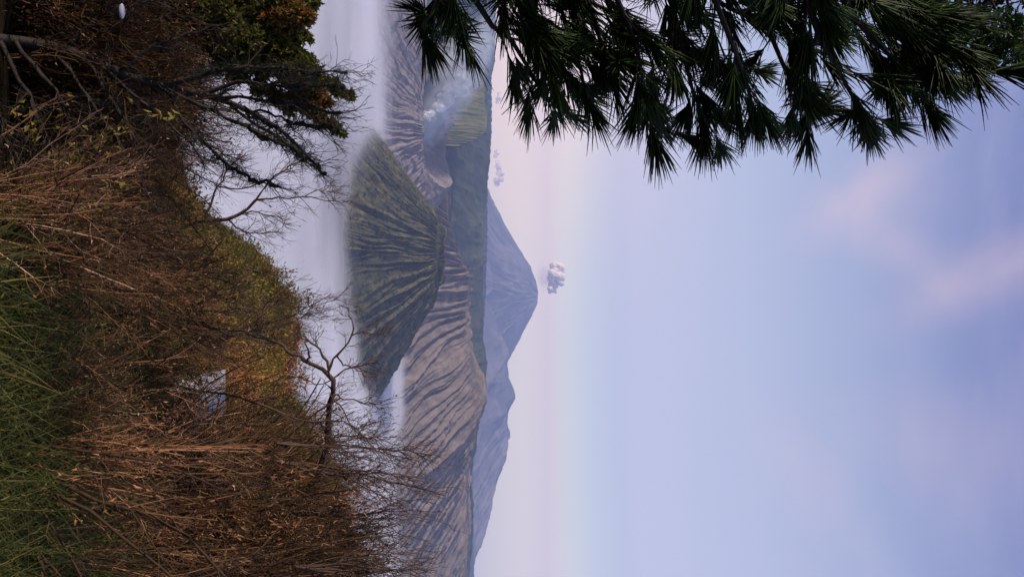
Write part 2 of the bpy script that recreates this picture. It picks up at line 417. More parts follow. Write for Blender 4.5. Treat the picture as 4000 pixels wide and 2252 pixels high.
# long fluted ridge behind, right
cr = crest_px([(420, 1725, 5750), (560, 1748, 5600), (680, 1762, 5420), (780, 1769, 5380), (850, 1768, 5420), (920, 1788, 5500), (990, 1812, 5620), (1029, 1827, 5680), (1068, 1856, 5760), (1126, 1858, 5800),
    (1165, 1850, 5800), (1262, 1843, 5760), (1340, 1854, 5680), (1398, 1862, 5600), (1468, 1878, 5540), (1514, 1893, 5500), (1538, 1909, 5480), (1561, 1920, 5470), (1592, 1916, 5480),
    (1631, 1894, 5540), (1670, 1887, 5600), (1728, 1878, 5680), (1778, 1858, 5800), (1844, 1847, 5950), (1875, 1844, 6000), (1906, 1850, 6050), (1961, 1843, 6150), (2038, 1848, 6300),
    (2116, 1846, 6420), (2252, 1835, 6600), (2600, 1800, 7000), (3000, 1750, 7400)])
us = np.array([420, 700, 1000, 1150, 1350, 1561, 1800, 2252, 3000]); 
cu = (cr[:, 0] / cr[:, 1]) * F + 1126
dirs = np.interp(cu, us, [rad(x) for x in (-38, -32, -14, 4, 26, 36, 42, 48, 50)])
wf = np.interp(cu, us, [700, 760, 850, 900, 980, 1050, 1100, 1250, 1300])
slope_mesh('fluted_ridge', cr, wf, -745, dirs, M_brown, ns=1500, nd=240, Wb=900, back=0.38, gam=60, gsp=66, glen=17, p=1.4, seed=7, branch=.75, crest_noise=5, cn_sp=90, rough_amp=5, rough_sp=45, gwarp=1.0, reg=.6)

# smoking crater, left
def loopcrest(lst, n=97):
    P = crest_px(lst); P = np.vstack([P, P[:1]])
    return resample(P, n)
br = [(480, 1658, 4650), (386, 1657, 4690), (320, 1670, 4760), (288, 1700, 4880), (300, 1745, 5080), (350, 1785, 5260), (419, 1786, 5340), (486, 1775, 5340), (552, 1750, 5320), (635, 1750, 5290),
      (690, 1764, 5240), (718, 1771, 5160), (734, 1742, 5040), (695, 1692, 4860), (646, 1668, 4770), (552, 1659, 4680)]
bc = loopcrest(br[::-1])
cen = np.array([(510 - 1126) / F * 4990, 4990.0])
bd = np.unwrap(np.arctan2(bc[:, 0] - cen[0], -(bc[:, 1] - cen[1])))
slope_mesh('smoking_crater', bc, np.interp(np.degrees((bd + np.pi) % (2 * np.pi) - np.pi), [-180, -90, -40, 0, 60, 180], [500, 1500, 1150, 620, 600, 500]), -755, bd, M_ash, ns=1100, nd=150, Wb=190, loop=True, inner=150,
           gam=15, gsp=34, glen=22, p=1.25, seed=13, branch=1.0, rough_amp=9, rough_sp=60, gwarp=1.0, crest_noise=7, cn_sp=70)

# caldera wall behind
cr = crest_px([(-900, 1915, 9000), (-300, 1915, 9000), (0, 1912, 9000), (300, 1905, 8800), (520, 1918, 8700), (640, 1916, 8700), (760, 1906, 8600), (860, 1898, 8500), (1000, 1893, 8400), (1150, 1891, 8200), (1300, 1897, 7900),
    (1400, 1905, 7600), (1500, 1908, 7300), (1560, 1902, 7100), (1700, 1870, 7200), (1860, 1845, 7400), (1961, 1858, 7600), (2050, 1853, 7700), (2130, 1850, 7800), (2252, 1838, 8000), (2800, 1790, 8600)])
slope_mesh('caldera_wall', cr, np.interp(cr[:, 0] / cr[:, 1] * F + 1126, [0, 1000, 1400, 1700, 2252], [2700, 2500, 1700, 900, 900]), -690, 0.0 * cr[:, 0], M_rimgreen, ns=900, nd=170, Wb=1500, back=0.3, gam=30, gsp=260, p=1.15, seed=21, branch=.7, crest_noise=8, cn_sp=150, rough_amp=14, rough_sp=240)
# sunlit spur above the crater
cr = crest_px([(170, 1850, 7300), (230, 1880, 7100), (300, 1897, 6900), (400, 1900, 6700), (450, 1908, 6600), (490, 1910, 6520), (520, 1900, 6450), (545, 1872, 6380), (560, 1835, 6320), (572, 1795, 6250)])
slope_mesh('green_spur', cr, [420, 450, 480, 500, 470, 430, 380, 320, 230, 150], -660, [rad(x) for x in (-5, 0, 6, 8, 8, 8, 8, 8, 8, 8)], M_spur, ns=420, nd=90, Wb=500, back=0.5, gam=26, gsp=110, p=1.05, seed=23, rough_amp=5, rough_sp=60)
# far wooded rim, left and centre
cr = crest_px([(-900, 1945, 12500), (-200, 1942, 12500), (100, 1942, 12300), (240, 1938, 12200), (300, 1925, 12000), (420, 1927, 12000), (560, 1924, 12000), (640, 1917, 12000), (720, 1911, 12000), (800, 1909, 12000),
    (900, 1910, 12000), (1000, 1907, 12000), (1150, 1903, 12200), (1400, 1885, 12500), (1800, 1850, 13000), (2500, 1800, 13500)])
slope_mesh('far_rim', cr, 1600, -760, 0.0 * cr[:, 0], M_far, ns=1300, nd=50, Wb=2500, back=0.25, gam=40, gsp=300, p=1.2, seed=31, crest_noise=9, cn_sp=60, rough_amp=8, rough_sp=90)
# far volcano and its neighbours
def semeru():
    X0, Y0 = (1160 - 1126) / F * 24000, 24000.0
    th = np.linspace(-np.pi, np.pi, 701)[:-1]
    rl = np.array([0, 25, 60, 125, 200, 295, 365, 480, 700, 1100]) / F * 24000
    zl = (np.array([2100, 2101, 2092, 2068, 2019, 1962, 1926, 1878, 1800, 1700]) - 2000) / F * 24000
    zr = (np.array([2100, 2098, 2082, 2048, 2009, 1958, 1925, 1870, 1790, 1700]) - 2000) / F * 24000
    rs = np.linspace(0, 1, 200) ** 1.2 * rl[-1]
    R, T = np.meshgrid(rs, th, indexing='ij')
    k = 0.5 + 0.5 * np.sin(T)
    Z = np.interp(R, rl, zl) * (1 - k) + np.interp(R, rl, zr) * k
    G = ridged(T * 5 + 1.2 * perlin(T * 3, R / 1500), R / 5000, 1, 3) + .5 * ridged(T * 15 + perlin(T * 7, R / 900), R / 2500, 1, 7) + .25 * ridged(T * 50, R / 2500, 1, 9)
    Z = Z + 60 * sstep(250, 3500, R) * (G - .8) * (1 + .8 * perlin(T * 2.5, R / 1800, 15)) + 34 * fbm(T * 6 + perlin(T * 3, R / 900), R / 420, 5, 4) * sstep(0, 500, R)
    X = X0 + np.sin(T) * R; Y = Y0 - np.cos(T) * R
    o = mesh_obj('far_volcano', np.stack([X, Y, Z], -1).reshape(-1, 3), grid_faces(200, 700, True), mat=M_semeru, attr=np.clip(.5 + .5 * (G - .6), 0, 1).ravel(), attr2=R.ravel() * 0 + .5)
    tag(o, kind='structure')
semeru()
cr = crest_px([(900, 1820, 21000), (1150, 1900, 20500), (1250, 1950, 20500), (1320, 1978, 20000), (1370, 1997, 20000), (1382, 2000, 20000), (1398, 1993, 20000), (1475, 2003, 20000), (1510, 2016, 20000), (1535, 2025, 20000), (1556, 2022, 20000), (1590, 2005, 20000), (1623, 1996, 20000),
    (1708, 2000, 20000), (1767, 1989, 19800), (1778, 1991, 19800), (1833, 1974, 19500), (1883, 1948, 19500), (1961, 1933, 19300), (2027, 1910, 19200), (2101, 1879, 19000), (2174, 1866, 19000), (2252, 1848, 19000), (2700, 1790, 19000)])
slope_mesh('far_mountains', cr, 6500, -1500, [0.25] * len(cr), M_semeru, ns=1000, nd=130, Wb=3000, back=0.35, gam=150, gsp=1100, p=1.3, seed=41, crest_noise=22, cn_sp=350, rough_amp=30, rough_sp=400)

# ------------------------------------------------------------------ the near hillside
TS_u = [-3000, 0, 600, 700, 780, 860, 930, 1000, 1100, 1200, 1300, 1400, 1500, 1600, 1750, 1900, 2252, 4000]
TS_p = [560, 560, 590, 640, 700, 790, 890, 970, 1050, 1120, 1130, 1120, 1110, 1150, 1230, 1310, 1370, 1390]
def hill_z(x, y):
    x = np.asarray(x, float); y = np.asarray(y, float)
    D = np.sqrt(x * x + y * y); phi = np.arctan2(x, y)
    u = 1126 + F * np.tan(np.clip(phi, -1.2, 1.2))
    T = (np.interp(u, TS_u, TS_p) - 2000) / F
    Df = D * np.clip(np.cos(phi), .35, 1)
    z10 = -5.0 + (T + .3) * 6; z25 = -11.1 + (T + .3) * 18; z60 = T * 60
    z = np.where(Df < 4, -1.6 - .32 * Df, np.where(Df < 10, -2.88 + (z10 + 2.88) * (Df - 4) / 6, np.where(Df < 25, z10 + (z25 - z10) * (Df - 10) / 15,
        np.where(Df < 60, z25 + (z60 - z25) * (Df - 25) / 35, np.where(Df < 75, z60 - .3 * (Df - 60), z60 - 4.5 - .62 * (Df - 75))))))
    z = np.maximum(z, -800)
    back = sstep(1.25, 2.2, np.abs(phi))
    zb = -1.6 + .30 * D * sstep(0, 300, 300 - D) 
    z = z * (1 - back) + np.minimum(zb, 60) * back
    z = z + 9 * np.exp(-(((x + 78) / 34) ** 2 + ((y + 26) / 42) ** 2))  # unseen mound added left of the view to shade the foreground
    z = z - 0.4 * np.exp(-(((x - 4.0) / 2.6) ** 2 + ((y - 25.0) / 4.5) ** 2))
    z = z + sstep(3, 14, D) * 0.35 * fbm(x / 5, y / 5, 4, 2) + sstep(60, 160, D) * 10 * fbm(x / 90, y / 90, 4, 5)
    return z
M_soil = rock_mat('leaf_littered_soil', [(0.0, (.018, .014, .010)), (0.5, (.045, .032, .020)), (1.0, (.09, .06, .035))], scale=6, bump=.05, bscale=20)
def build_hill():
    th = np.linspace(-np.pi, np.pi, 421)[:-1]; rs = np.r_[0, np.geomspace(.4, 1600, 200)]
    R, T = np.meshgrid(rs, th, indexing='ij'); X = np.sin(T) * R; Y = np.cos(T) * R
    Z = hill_z(X, Y)
    o = mesh_obj('hillside', np.stack([X, Y, Z], -1).reshape(-1, 3), grid_faces(len(rs), len(th), True), mat=M_soil, attr=np.full(X.size, .4), attr2=np.full(X.size, .5))
    tag(o, kind='structure'); terrain_objs.append(o)
build_hill()

# ------------------------------------------------------------------ valley fog: stacked thin sheets that thin out against the land
def build_fog():
    bv = []
    for o in terrain_objs:
        me = o.data; v = np.empty(len(me.vertices) * 3, np.float32); me.vertices.foreach_get('co', v)
        v = v.reshape(-1, 3)
        if o.name in ('caldera_wall', 'far_rim', 'far_mountains'): continue
        bv.append(BVHTree.FromPolygons(v.tolist(), [p.vertices[:] for p in me.polygons]))
    ys = np.geomspace(950, 6400, 210); ul = np.linspace(-1700, 3900, 260)
    U, Yg = np.meshgrid(ul, ys); X = (U - 1126) / F * Yg
    H = np.full(X.shape, -800.0)
    for i in range(X.shape[0]):
        for j in range(X.shape[1]):
            for b in bv:
                h = b.ray_cast(Vector((X[i, j], Yg[i, j], 400)), Vector((0, 0, -1)))
                if h[0] is not None and h[0].z > H[i, j]: H[i, j] = h[0].z
    base = -703 + 9 * fbm(X / 1300, Yg / 800, 3, 3) + 3.0 * fbm(X / 420, Yg / 220, 4, 8)
    base = base - 26 * np.exp(-(((X + 330) / 520) ** 2 + ((Yg - 3350) / 380) ** 2))      # dips round the cone's foot
    base = base + 12 * sstep(-500, -1600, X) * sstep(3000, 4400, Yg)
    mb_V, mb_F, mb_A = [], [], []; off = 0
    lay = [(-34, .97), (-22, .5), (-11, .4), (-2, .3), (8, .18), (22, .11), (40, .06)]
    for q, (dz, op) in enumerate(lay):
        Zl = base + dz + 1.0 * fbm(X / 600, Yg / 300, 3, 50 + q)
        thick = Zl - H
        al = op * (1 - np.exp(-np.clip(thick, 0, None) / 28)) 
        if dz > -6: al = al * (0.35 + 0.75 * sstep(-1.1, 1.1, fbm(X / 900, Yg / 260, 4, 60 + q // 2)))
        if dz > 15: al = al * (0.35 + 1.6 * sstep(-200, -1400, X) * sstep(2600, 3900, Yg))
        edge = sstep(6400, 5700, Yg) * sstep(950, 1150, Yg)
        al = np.clip(al * edge, 0, 1)
        mb_V.append(np.stack([X, Yg, Zl], -1).reshape(-1, 3)); mb_F.append(grid_faces(*X.shape) + off); mb_A.append(al.ravel()); off += X.size
    m, t, out = new_mat('valley_fog')
    at = t.n.new('ShaderNodeAttribute'); at.attribute_name = 'v'
    df = t.n.new('ShaderNodeBsdfDiffuse'); df.inputs[0].default_value = (1.0, .985, 1.0, 1)
    tl = t.n.new('ShaderNodeBsdfTranslucent'); tl.inputs[0].default_value = (1.0, .985, 1.0, 1)
    m1 = t.n.new('ShaderNodeMixShader'); m1.inputs[0].default_value = .04; t.l.new(df.outputs[0], m1.inputs[1]); t.l.new(tl.outputs[0], m1.inputs[2])
    tp = t.n.new('ShaderNodeBsdfTransparent')
    m2 = t.n.new('ShaderNodeMixShader'); t.l.new(at.outputs['Fac'], m2.inputs[0]); t.l.new(tp.outputs[0], m2.inputs[1]); t.l.new(m1.outputs[0], m2.inputs[2])
    t.l.new(m2.outputs[0], out.inputs[0])
    o = mesh_obj('valley_fog', np.concatenate(mb_V), np.concatenate(mb_F), mat=m, attr=np.concatenate(mb_A))
    tag(o, 'pale lavender sea of fog filling the valley around the green cone', 'fog', kind='stuff')
build_fog()

# ------------------------------------------------------------------ haze, smoke and clouds
def box_mesh(name, lo, hi, mat):
    x0, y0, z0 = lo; x1, y1, z1 = hi
    V = [(x0, y0, z0), (x1, y0, z0), (x1, y1, z0), (x0, y1, z0), (x0, y0, z1), (x1, y0, z1), (x1, y1, z1), (x0, y1, z1)]
    return mesh_obj(name, V, [(0, 3, 2, 1), (4, 5, 6, 7), (0, 1, 5, 4), (1, 2, 6, 5), (2, 3, 7, 6), (3, 0, 4, 7)], mat=mat, smooth=False)
def build_haze():
    m, t, out = new_mat('haze')
    v = t.n.new('ShaderNodeVolumePrincipled'); v.inputs['Color'].default_value = (.46, .60, 1.0, 1); v.inputs['Density'].default_value = 3.3e-5
    v.inputs['Anisotropy'].default_value = 0.0
    t.l.new(v.outputs[0], out.inputs['Volume'])
    o = box_mesh('haze', (-36000, -36000, -2060), (36000, 36000, 1700), m)
    tag(o, 'blue morning haze over the whole landscape', 'haze', kind='stuff')
build_haze()

def vol_mat(name, color, dens, scale, th, center, radius, aniso=(1, 1, 1), fall=1.0, distort=1.5):
    m, t, out = new_mat(name)
    tc = t.n.new('ShaderNodeTexCoord'); O = tc.outputs['Object']
    n = t.noise(t.mapping(O, aniso), scale, 5, 0.6, distort)
    mp = t.mapping(O, tuple(1 / r for r in radius))
    ln = t.n.new('ShaderNodeVectorMath'); ln.operation = 'LENGTH'; t.l.new(mp, ln.inputs[0])
    f = t.maprange(ln.outputs['Value'], 1.0, 0.15)
    d = t.math('MULTIPLY', t.math('MULTIPLY', t.maprange(n, th[0], th[1]), f), dens)
    v = t.n.new('ShaderNodeVolumePrincipled'); v.inputs['Color'].default_value = c4(color); t.l.new(d, v.inputs['Density'])
    t.l.new(v.outputs[0], out.inputs['Volume'])
    return m
def ellipsoid(name, loc, radius, mat, rot=(0, 0, 0)):
    th = np.linspace(0, 2 * np.pi, 33)[:-1]; ph = np.linspace(-np.pi / 2 + .05, np.pi / 2 - .05, 18)
    P, T = np.meshgrid(ph, th, indexing='ij')
    V = np.stack([np.cos(P) * np.cos(T) * radius[0], np.cos(P) * np.sin(T) * radius[1], np.sin(P) * radius[2]], -1).reshape(-1, 3)
    n = len(V); V = np.vstack([V, [(0, 0, -radius[2])], [(0, 0, radius[2])]])
    Fq = grid_faces(18, 32, True)
    F3 = [(n, (k + 1) % 32, k) for k in range(32)] + [(n + 1, 17 * 32 + k, 17 * 32 + (k + 1) % 32) for k in range(32)]
    o = mesh_obj(name, V, Fq, F3, mat); o.location = loc; o.rotation_euler = rot
    return o
p = pt(1765, 330, 5020)
o = ellipsoid('crater_smoke', p, (620, 230, 200), vol_mat('crater_smoke', (.84, .91, 1.0), .026, .0085, (.36, .62), None, (620, 230, 200), (1, 1, 1.6)), (0, rad(32), 0))
tag(o, 'thin blue white smoke drifting out of the ash crater', 'smoke', kind='stuff')
#STEAM
p = pt(2127, 1080, 24000)
o = ellipsoid('plume_trail', p, (520, 400, 300), vol_mat('plume_trail', (1.0, .9, .85), .0030, .003, (.2, .7), None, (520, 400, 300)), (0, rad(0), 0))
tag(o, 'faint pink ash trail between the far summit and its puff', 'smoke', kind='stuff')

def puff_cloud(name, centers, mat, label, cat, seed):
    """cauliflower cloud: one closed mesh over many lobes"""
    r_ = np.random.RandomState(seed)
    C = np.array([c[:3] for c in centers], float); R = np.array([c[3] for c in centers], float)
    o_c = C.mean(0)
    # metaball like surface sampled by radial rays from each lobe, hidden inner parts dropped
    mb = MB()
    th = np.linspace(0, 2 * np.pi, 41)[:-1]; ph = np.linspace(-1.5, 1.5, 22)
    P_, T_ = np.meshgrid(ph, th, indexing='ij')
    N = np.stack([np.cos(P_) * np.cos(T_), np.cos(P_) * np.sin(T_), np.sin(P_)], -1).reshape(-1, 3)
    for c, r in zip(C, R):
        s = r_.uniform(0, 50)
        d = 1 + .30 * (np.abs(perlin(N[:, 0] * 1.7 + s, N[:, 2] * 1.7 + N[:, 1] * 1.3)) + .5 * np.abs(perlin(N[:, 0] * 4 + N[:, 1] * 2 + s, N[:, 2] * 4)) + .3 * np.abs(perlin(N[:, 0] * 9 + s, N[:, 2] * 9 + N[:, 1] * 5))) - .12
        mb.add(c - o_c + N * (r * d)[:, None], grid_faces(22, 40, True))
    o = mb.build(name, mat); o.location = o_c
    tag(o, label, cat)
    return o
M_cloud, t, out = new_mat('sun_tinted_cloud')
df = t.n.new('ShaderNodeBsdfDiffuse'); df.inputs[0].default_value = (1.0, .88, .75, 1)  # warm sunlight put into the colour of a white cloud
tl = t.n.new('ShaderNodeBsdfTranslucent'); tl.inputs[0].default_value = (.92, .85, .84, 1)
mx = t.n.new('ShaderNodeMixShader'); mx.inputs[0].default_value = .3; t.l.new(df.outputs[0], mx.inputs[1]); t.l.new(tl.outputs[0], mx.inputs[2]); t.l.new(mx.outputs[0], out.inputs[0])
rc = np.random.RandomState(4)
lob = []
for (px, u, rp) in [(2165, 1040, 14), (2172, 1062, 15), (2178, 1040, 12), (2188, 1045, 14), (2192, 1062, 10), (2160, 1070, 14), (2150, 1085, 9), (2183, 1080, 14), (2195, 1088, 9), (2160, 1092, 14), (2175, 1098, 12), (2192, 1106, 9),
                     (2155, 1112, 11), (2168, 1116, 10), (2150, 1128, 9), (2162, 1133, 8), (2182, 1100, 10), (2198, 1076, 7), (2152, 1062, 9), (2186, 1034, 8), (2148, 1140, 5), (2170, 1141, 4)]:
    c = pt(px, u, 24000 + rc.uniform(-120, 120)); lob.append((*c, rp * 1.28 / F * 24000))
    for q in range(0): lob.append((*pt(px + rc.normal() * rp * .6, u + rc.normal() * rp * .6, 24000 + rc.uniform(-200, 100)), rp * rc.uniform(.35, .65) / F * 24000))
puff_cloud('ash_cloud', lob, M_cloud, 'small pink white ash puff hanging above the far volcano summit', 'ash cloud', 3)
M_thin, t, out = new_mat('thin_cloud')
df = t.n.new('ShaderNodeBsdfDiffuse'); df.inputs[0].default_value = (1.0, .86, .78, 1); tp = t.n.new('ShaderNodeBsdfTransparent')
tc_ = t.n.new('ShaderNodeTexCoord'); nz_ = t.noise(tc_.outputs['Object'], .0025, 5)
mx = t.n.new('ShaderNodeMixShader'); t.l.new(t.maprange(nz_, .35, .62, 0, .55), mx.inputs[0]); t.l.new(tp.outputs[0], mx.inputs[1]); t.l.new(df.outputs[0], mx.inputs[2]); t.l.new(mx.outputs[0], out.inputs[0])
M_steam, t, out = new_mat('steam')
df = t.n.new('ShaderNodeBsdfDiffuse'); df.inputs[0].default_value = (.97, .98, 1.0, 1); tp = t.n.new('ShaderNodeBsdfTransparent')
tc_ = t.n.new('ShaderNodeTexCoord'); nz_ = t.noise(tc_.outputs['Object'], .018, 5)
mx = t.n.new('ShaderNodeMixShader'); t.l.new(t.maprange(nz_, .32, .66, 0, .36), mx.inputs[0]); t.l.new(tp.outputs[0], mx.inputs[1]); t.l.new(df.outputs[0], mx.inputs[2]); t.l.new(mx.outputs[0], out.inputs[0])
r_ = np.random.RandomState(17); L = []
for k in range(34):
    f = r_.uniform(0, 1) ** 1.2; px = 1668 + 150 * f; u = 470 - 190 * f; sp_r = 10 + 34 * f
    L.append((*pt(px + r_.normal() * sp_r * .5, u + r_.normal() * sp_r * .6, 4930 + 60 * f + r_.normal() * 30), (11 + 22 * f) * r_.uniform(.6, 1.2) / F * 4950))
for (px, u, rp) in [(1664, 452, 9), (1670, 444, 10), (1672, 458, 9), (1680, 450, 10), (1662, 440, 7), (1684, 440, 10)]:
    for q in range(3): L.append((*pt(px + r_.normal() * 3, u + r_.normal() * 4, 4800 + r_.normal() * 10), rp * r_.uniform(.6, 1.1) / F * 4800))
tag(puff_cloud('steam', L, M_steam, None, None, 18), 'bluish white steam billowing out of the ash crater', 'steam', kind='stuff')
def cumulus(lst, name, label, seed):
    r_ = np.random.RandomState(seed); L = []
    for (px, u, rp) in lst:
        for k in range(3):
            L.append((*pt(px + r_.uniform(-.5, .5) * rp, u + r_.uniform(-1, 1) * rp, 46000 + r_.uniform(-300, 300)), rp * r_.uniform(.45, .8) / F * 46000))
    o = puff_cloud(name, L, M_thin, label, 'cloud', seed); o['group'] = 'small clouds above the far rim'
cumulus([(1945, 640, 12), (1950, 665, 16), (1953, 690, 18), (1945, 705, 15), (1947, 655, 10), (1957, 680, 10), (1940, 720, 12)], 'cloud', 'peach tinted small cloud, largest of those over the wooded rim beside the volcano', 5)
cumulus([(1938, 590, 8), (1943, 600, 8), (1935, 610, 8)], 'cloud', 'faint tiny cloud right beside the largest peach cloud, away from the volcano', 6)
cumulus([(1945, 385, 9), (1950, 375, 10), (1942, 400, 8), (1955, 388, 7)], 'cloud', 'small pale cloud above the sunlit green spur', 7)
cumulus([(1930, 812, 12), (1937, 824, 12), (1943, 836, 11), (1949, 848, 10), (1928, 801, 11), (1955, 860, 9)], 'cloud', 'low pale cloud bank touching the flank of the far volcano', 8)

#FOREGROUND
# ------------------------------------------------------------------ plant materials
M_bark = veg_mat('dark_bark', [(0, (0.0144, 0.011, 0.0099)), (0.6, (0.032, 0.0238, 0.0207)), (1, (0.06, 0.0442, 0.0378))], noise=.6, nscale=40, bump=.004)
M_bark2 = veg_mat('reddish_bark', [(0, (0.04, 0.0264, 0.0216)), (0.6, (0.096, 0.0576, 0.0416)), (1, (0.192, 0.124, 0.092))], noise=.6, nscale=40, bump=.003)
M_needle = veg_mat('pine_needles', [(0, (0.0119, 0.0259, 0.0079)), (0.6, (0.0297, 0.0684, 0.0145)), (1, (0.066, 0.1224, 0.0231))], trans=.3, rough=.5)
M_dry = veg_mat('dry_twigs', [(0, (0.0485, 0.0266, 0.0139)), (0.25, (0.1211, 0.0805, 0.0311)), (0.4, (0.1938, 0.0879, 0.0415)), (0.65, (0.3068, 0.1393, 0.0691)), (0.87, (0.4036, 0.2126, 0.1174)), (1, (0.5812, 0.3811, 0.2625))], rough=.85)
M_dryleaf = veg_mat('rust_leaves', [(0, (0.072, 0.028, 0.016)), (0.6, (0.216, 0.088, 0.04)), (1, (0.36, 0.192, 0.104))], trans=.2)
M_grass = veg_mat('grass_blades', [(0, (0.0299, 0.0392, 0.0061)), (0.5, (0.0662, 0.0759, 0.0119)), (0.85, (0.126, 0.1151, 0.0205)), (0.94, (0.2388, 0.1466, 0.0445)), (1, (0.3648, 0.2356, 0.1162))], trans=.2, rough=.6)
M_green = veg_mat('green_leaves', [(0, (0.0384, 0.0484, 0.0115)), (0.6, (0.1056, 0.121, 0.023)), (1, (0.2496, 0.2258, 0.0461))], trans=.3)
M_redtip = veg_mat('red_tip_leaves', [(0, (.05, .065, .015)), (.45, (.12, .13, .03)), (.62, (.22, .12, .03)), (.8, (.30, .08, .025)), (1, (.40, .11, .05))], trans=.3)
M_scrub = veg_mat('hill_scrub', [(0, (0.0454, 0.0464, 0.0119)), (0.35, (0.1286, 0.1162, 0.0248)), (0.55, (0.2268, 0.1913, 0.0396)), (0.75, (0.3024, 0.1572, 0.0495)), (1, (0.4082, 0.1777, 0.0643))], trans=.25)
M_moss = veg_mat('lichen', [(0, (0.0096, 0.012, 0.0088)), (1, (0.0384, 0.0432, 0.033))], rough=.95)

def in_env(u, table):
    return np.interp(u, [a for a, b in table], [b for a, b in table])

# ------------------------------------------------------------------ ground cover
# 1. green grass close to the camera
def blades(mb, base, h, w, lean, K=5, a=None):
    """curved flat blades"""
    N = len(base)
    az = rng.uniform(0, 2 * np.pi, N); ln = lean * rng.uniform(.3, 1.3, N)
    dirh = np.stack([np.cos(az), np.sin(az), np.zeros(N)], 1)
    t = np.linspace(0, 1, K)
    P = base[:, None] + dirh[:, None] * (h * ln)[:, None, None] * (t[None, :, None] ** 2) + np.array([0, 0, 1])[None, None] * h[:, None, None] * (t - .35 * ln[:, None] * t ** 2.2)[..., None]
    P = P + rng.normal(size=P.shape) * (0.012 * h)[:, None, None] * t[None, :, None]
    side = np.stack([-dirh[:, 1], dirh[:, 0], dirh[:, 2]], 1) * np.cos(1.0 * rng.normal(size=(N, 1))) + dirh * np.sin(1.0 * rng.normal(size=(N, 1)))
    ww = (w[:, None] * np.array([.6, 1, .9, .6, .08])[None])[..., None] * .5
    L = P - side[:, None] * ww; Rr = P + side[:, None] * ww
    V = np.stack([L, Rr], 2).reshape(-1, 3)
    i = np.arange(N * K * 2).reshape(N, K, 2)
    q = np.stack([i[:, :-1, 0], i[:, :-1, 1], i[:, 1:, 1], i[:, 1:, 0]], -1).reshape(-1, 4)
    if a is None: a = rng.uniform(0, 1, N) ** 1.2
    mb.add(V, q, a=np.repeat(a, K * 2))
mb = MB()
N = 30000
D_ = rng.uniform(1.3 ** .5, 7.6 ** .5, N) ** 2; u_ = rng.uniform(300, 2500, N) - 200 * rng.uniform(0, 1, N)
u_ = np.where(D_ < 1.3, u_, u_)
x_ = (u_ - 1126) / F * D_
keep = (D_ < np.interp(u_, [0, 700, 950, 1200, 1400, 1700, 2500], [1.4, 2.0, 3.6, 5.4, 6.9, 6.9, 6.3]) + rng.normal(size=N) * .5)
x_, D_ = x_[keep], D_[keep]; N = len(x_)
base = np.stack([x_, D_, hill_z(x_, D_) - .02], 1)
h_ = rng.uniform(.16, .74, N) * np.clip(D_ / 3.5, .5, 1.1)
blades(mb, base, h_, rng.uniform(.004, .012, N), np.full(N, 1.05))
# ferny tufts with short side leaflets
nb = 900
D_ = rng.uniform(2.2, 5.5, nb); u_ = rng.uniform(1150, 2300, nb); x_ = (u_ - 1126) / F * D_
b0 = np.stack([x_, D_, hill_z(x_, D_)], 1); dr = rng.normal(size=(nb, 3)) * .45; dr[:, 2] = 1; dr /= np.linalg.norm(dr, axis=1, keepdims=True)
tt = np.linspace(0, 1, 5)[None, :, None]; hh = rng.uniform(.3, .75, nb)[:, None, None]
P = b0[:, None] + dr[:, None] * tt * hh + np.stack([dr[:, 0], dr[:, 1], -np.abs(dr[:, 0])], 1)[:, None] * tt ** 2 * hh * .8
R = np.linspace(.004, .0015, 5)[None] * np.ones((nb, 1))
mb.tubes(P, R, 3, a=rng.uniform(.2, .8, nb))
for k in range(22):
    f = (k + .5) / 22 * 4; i = min(int(f), 3); fr = f - i
    q = P[:, i] * (1 - fr) + P[:, i + 1] * fr; T = P[:, i + 1] - P[:, i]; T /= np.linalg.norm(T, axis=1, keepdims=True)
    sd_ = np.cross(T, rng.normal(size=(nb, 3)) * .3 + np.array([0, 1, 0])) * (1 if k % 2 else -1)
    mb.leaves(q, sd_ + T * .8, .07 * (1.1 - k / 26) * rng.uniform(.7, 1.3, nb), .009, a=rng.uniform(.15, .85, nb), fold=.1)
tag(mb.build('tall_grass', M_grass), 'dark green ferny grass growing close to the camera', 'grass', kind='stuff')

# 2. rust brown undergrowth: upright stems with fine twigs; a few prototypes merged many times into one mesh
def dry_proto(h, ns, spread, leafy):
    mb = MB()
    az = rng.uniform(0, 2 * np.pi, ns); rr_ = rng.uniform(0, spread, ns)
    b = np.stack([np.cos(az) * rr_ * .4, np.sin(az) * rr_ * .4, np.zeros(ns)], 1)
    K = 7; d = np.stack([np.cos(az) * rr_ * .9, np.sin(az) * rr_ * .9, np.ones(ns) * 1.2], 1) + rng.normal(size=(ns, 3)) * .16
    d /= np.linalg.norm(d, axis=1, keepdims=True)
    P = np.zeros((ns, K, 3)); P[:, 0] = b; L = h * rng.uniform(.45, 1.05, ns)
    for k in range(1, K):
        d = d + rng.normal(size=(ns, 3)) * .10; d /= np.linalg.norm(d, axis=1, keepdims=True)
        P[:, k] = P[:, k - 1] + d * (L / (K - 1))[:, None]
    R = np.linspace(.0055, .0018, K)[None] * rng.uniform(.6, 1.5, (ns, 1))
    mb.tubes(P, R, 3)
    P2, R2 = spawn(P, R, 7, h * .22, ang=.6, up=.35, tmin=.25, K=4, rr=.55, wob=.2, rmin=.0013)
    mb.tubes(P2, R2, 3)
    P3, R3 = spawn(P2, R2, 3, h * .09, ang=.8, up=.2, K=3, rr=.8, wob=.25, rmin=.0011)
    mb.tubes(P3, R3, 3)
    nl = int(len(P3) * leafy); j = rng.randint(0, len(P3), nl)
    mb.leaves(P3[j, -1], P3[j, -1] - P3[j, 0], rng.uniform(.010, .030, nl), rng.uniform(.005, .011, nl), a=rng.uniform(0, 1, nl), curl=.5)
    return mb.arrays()
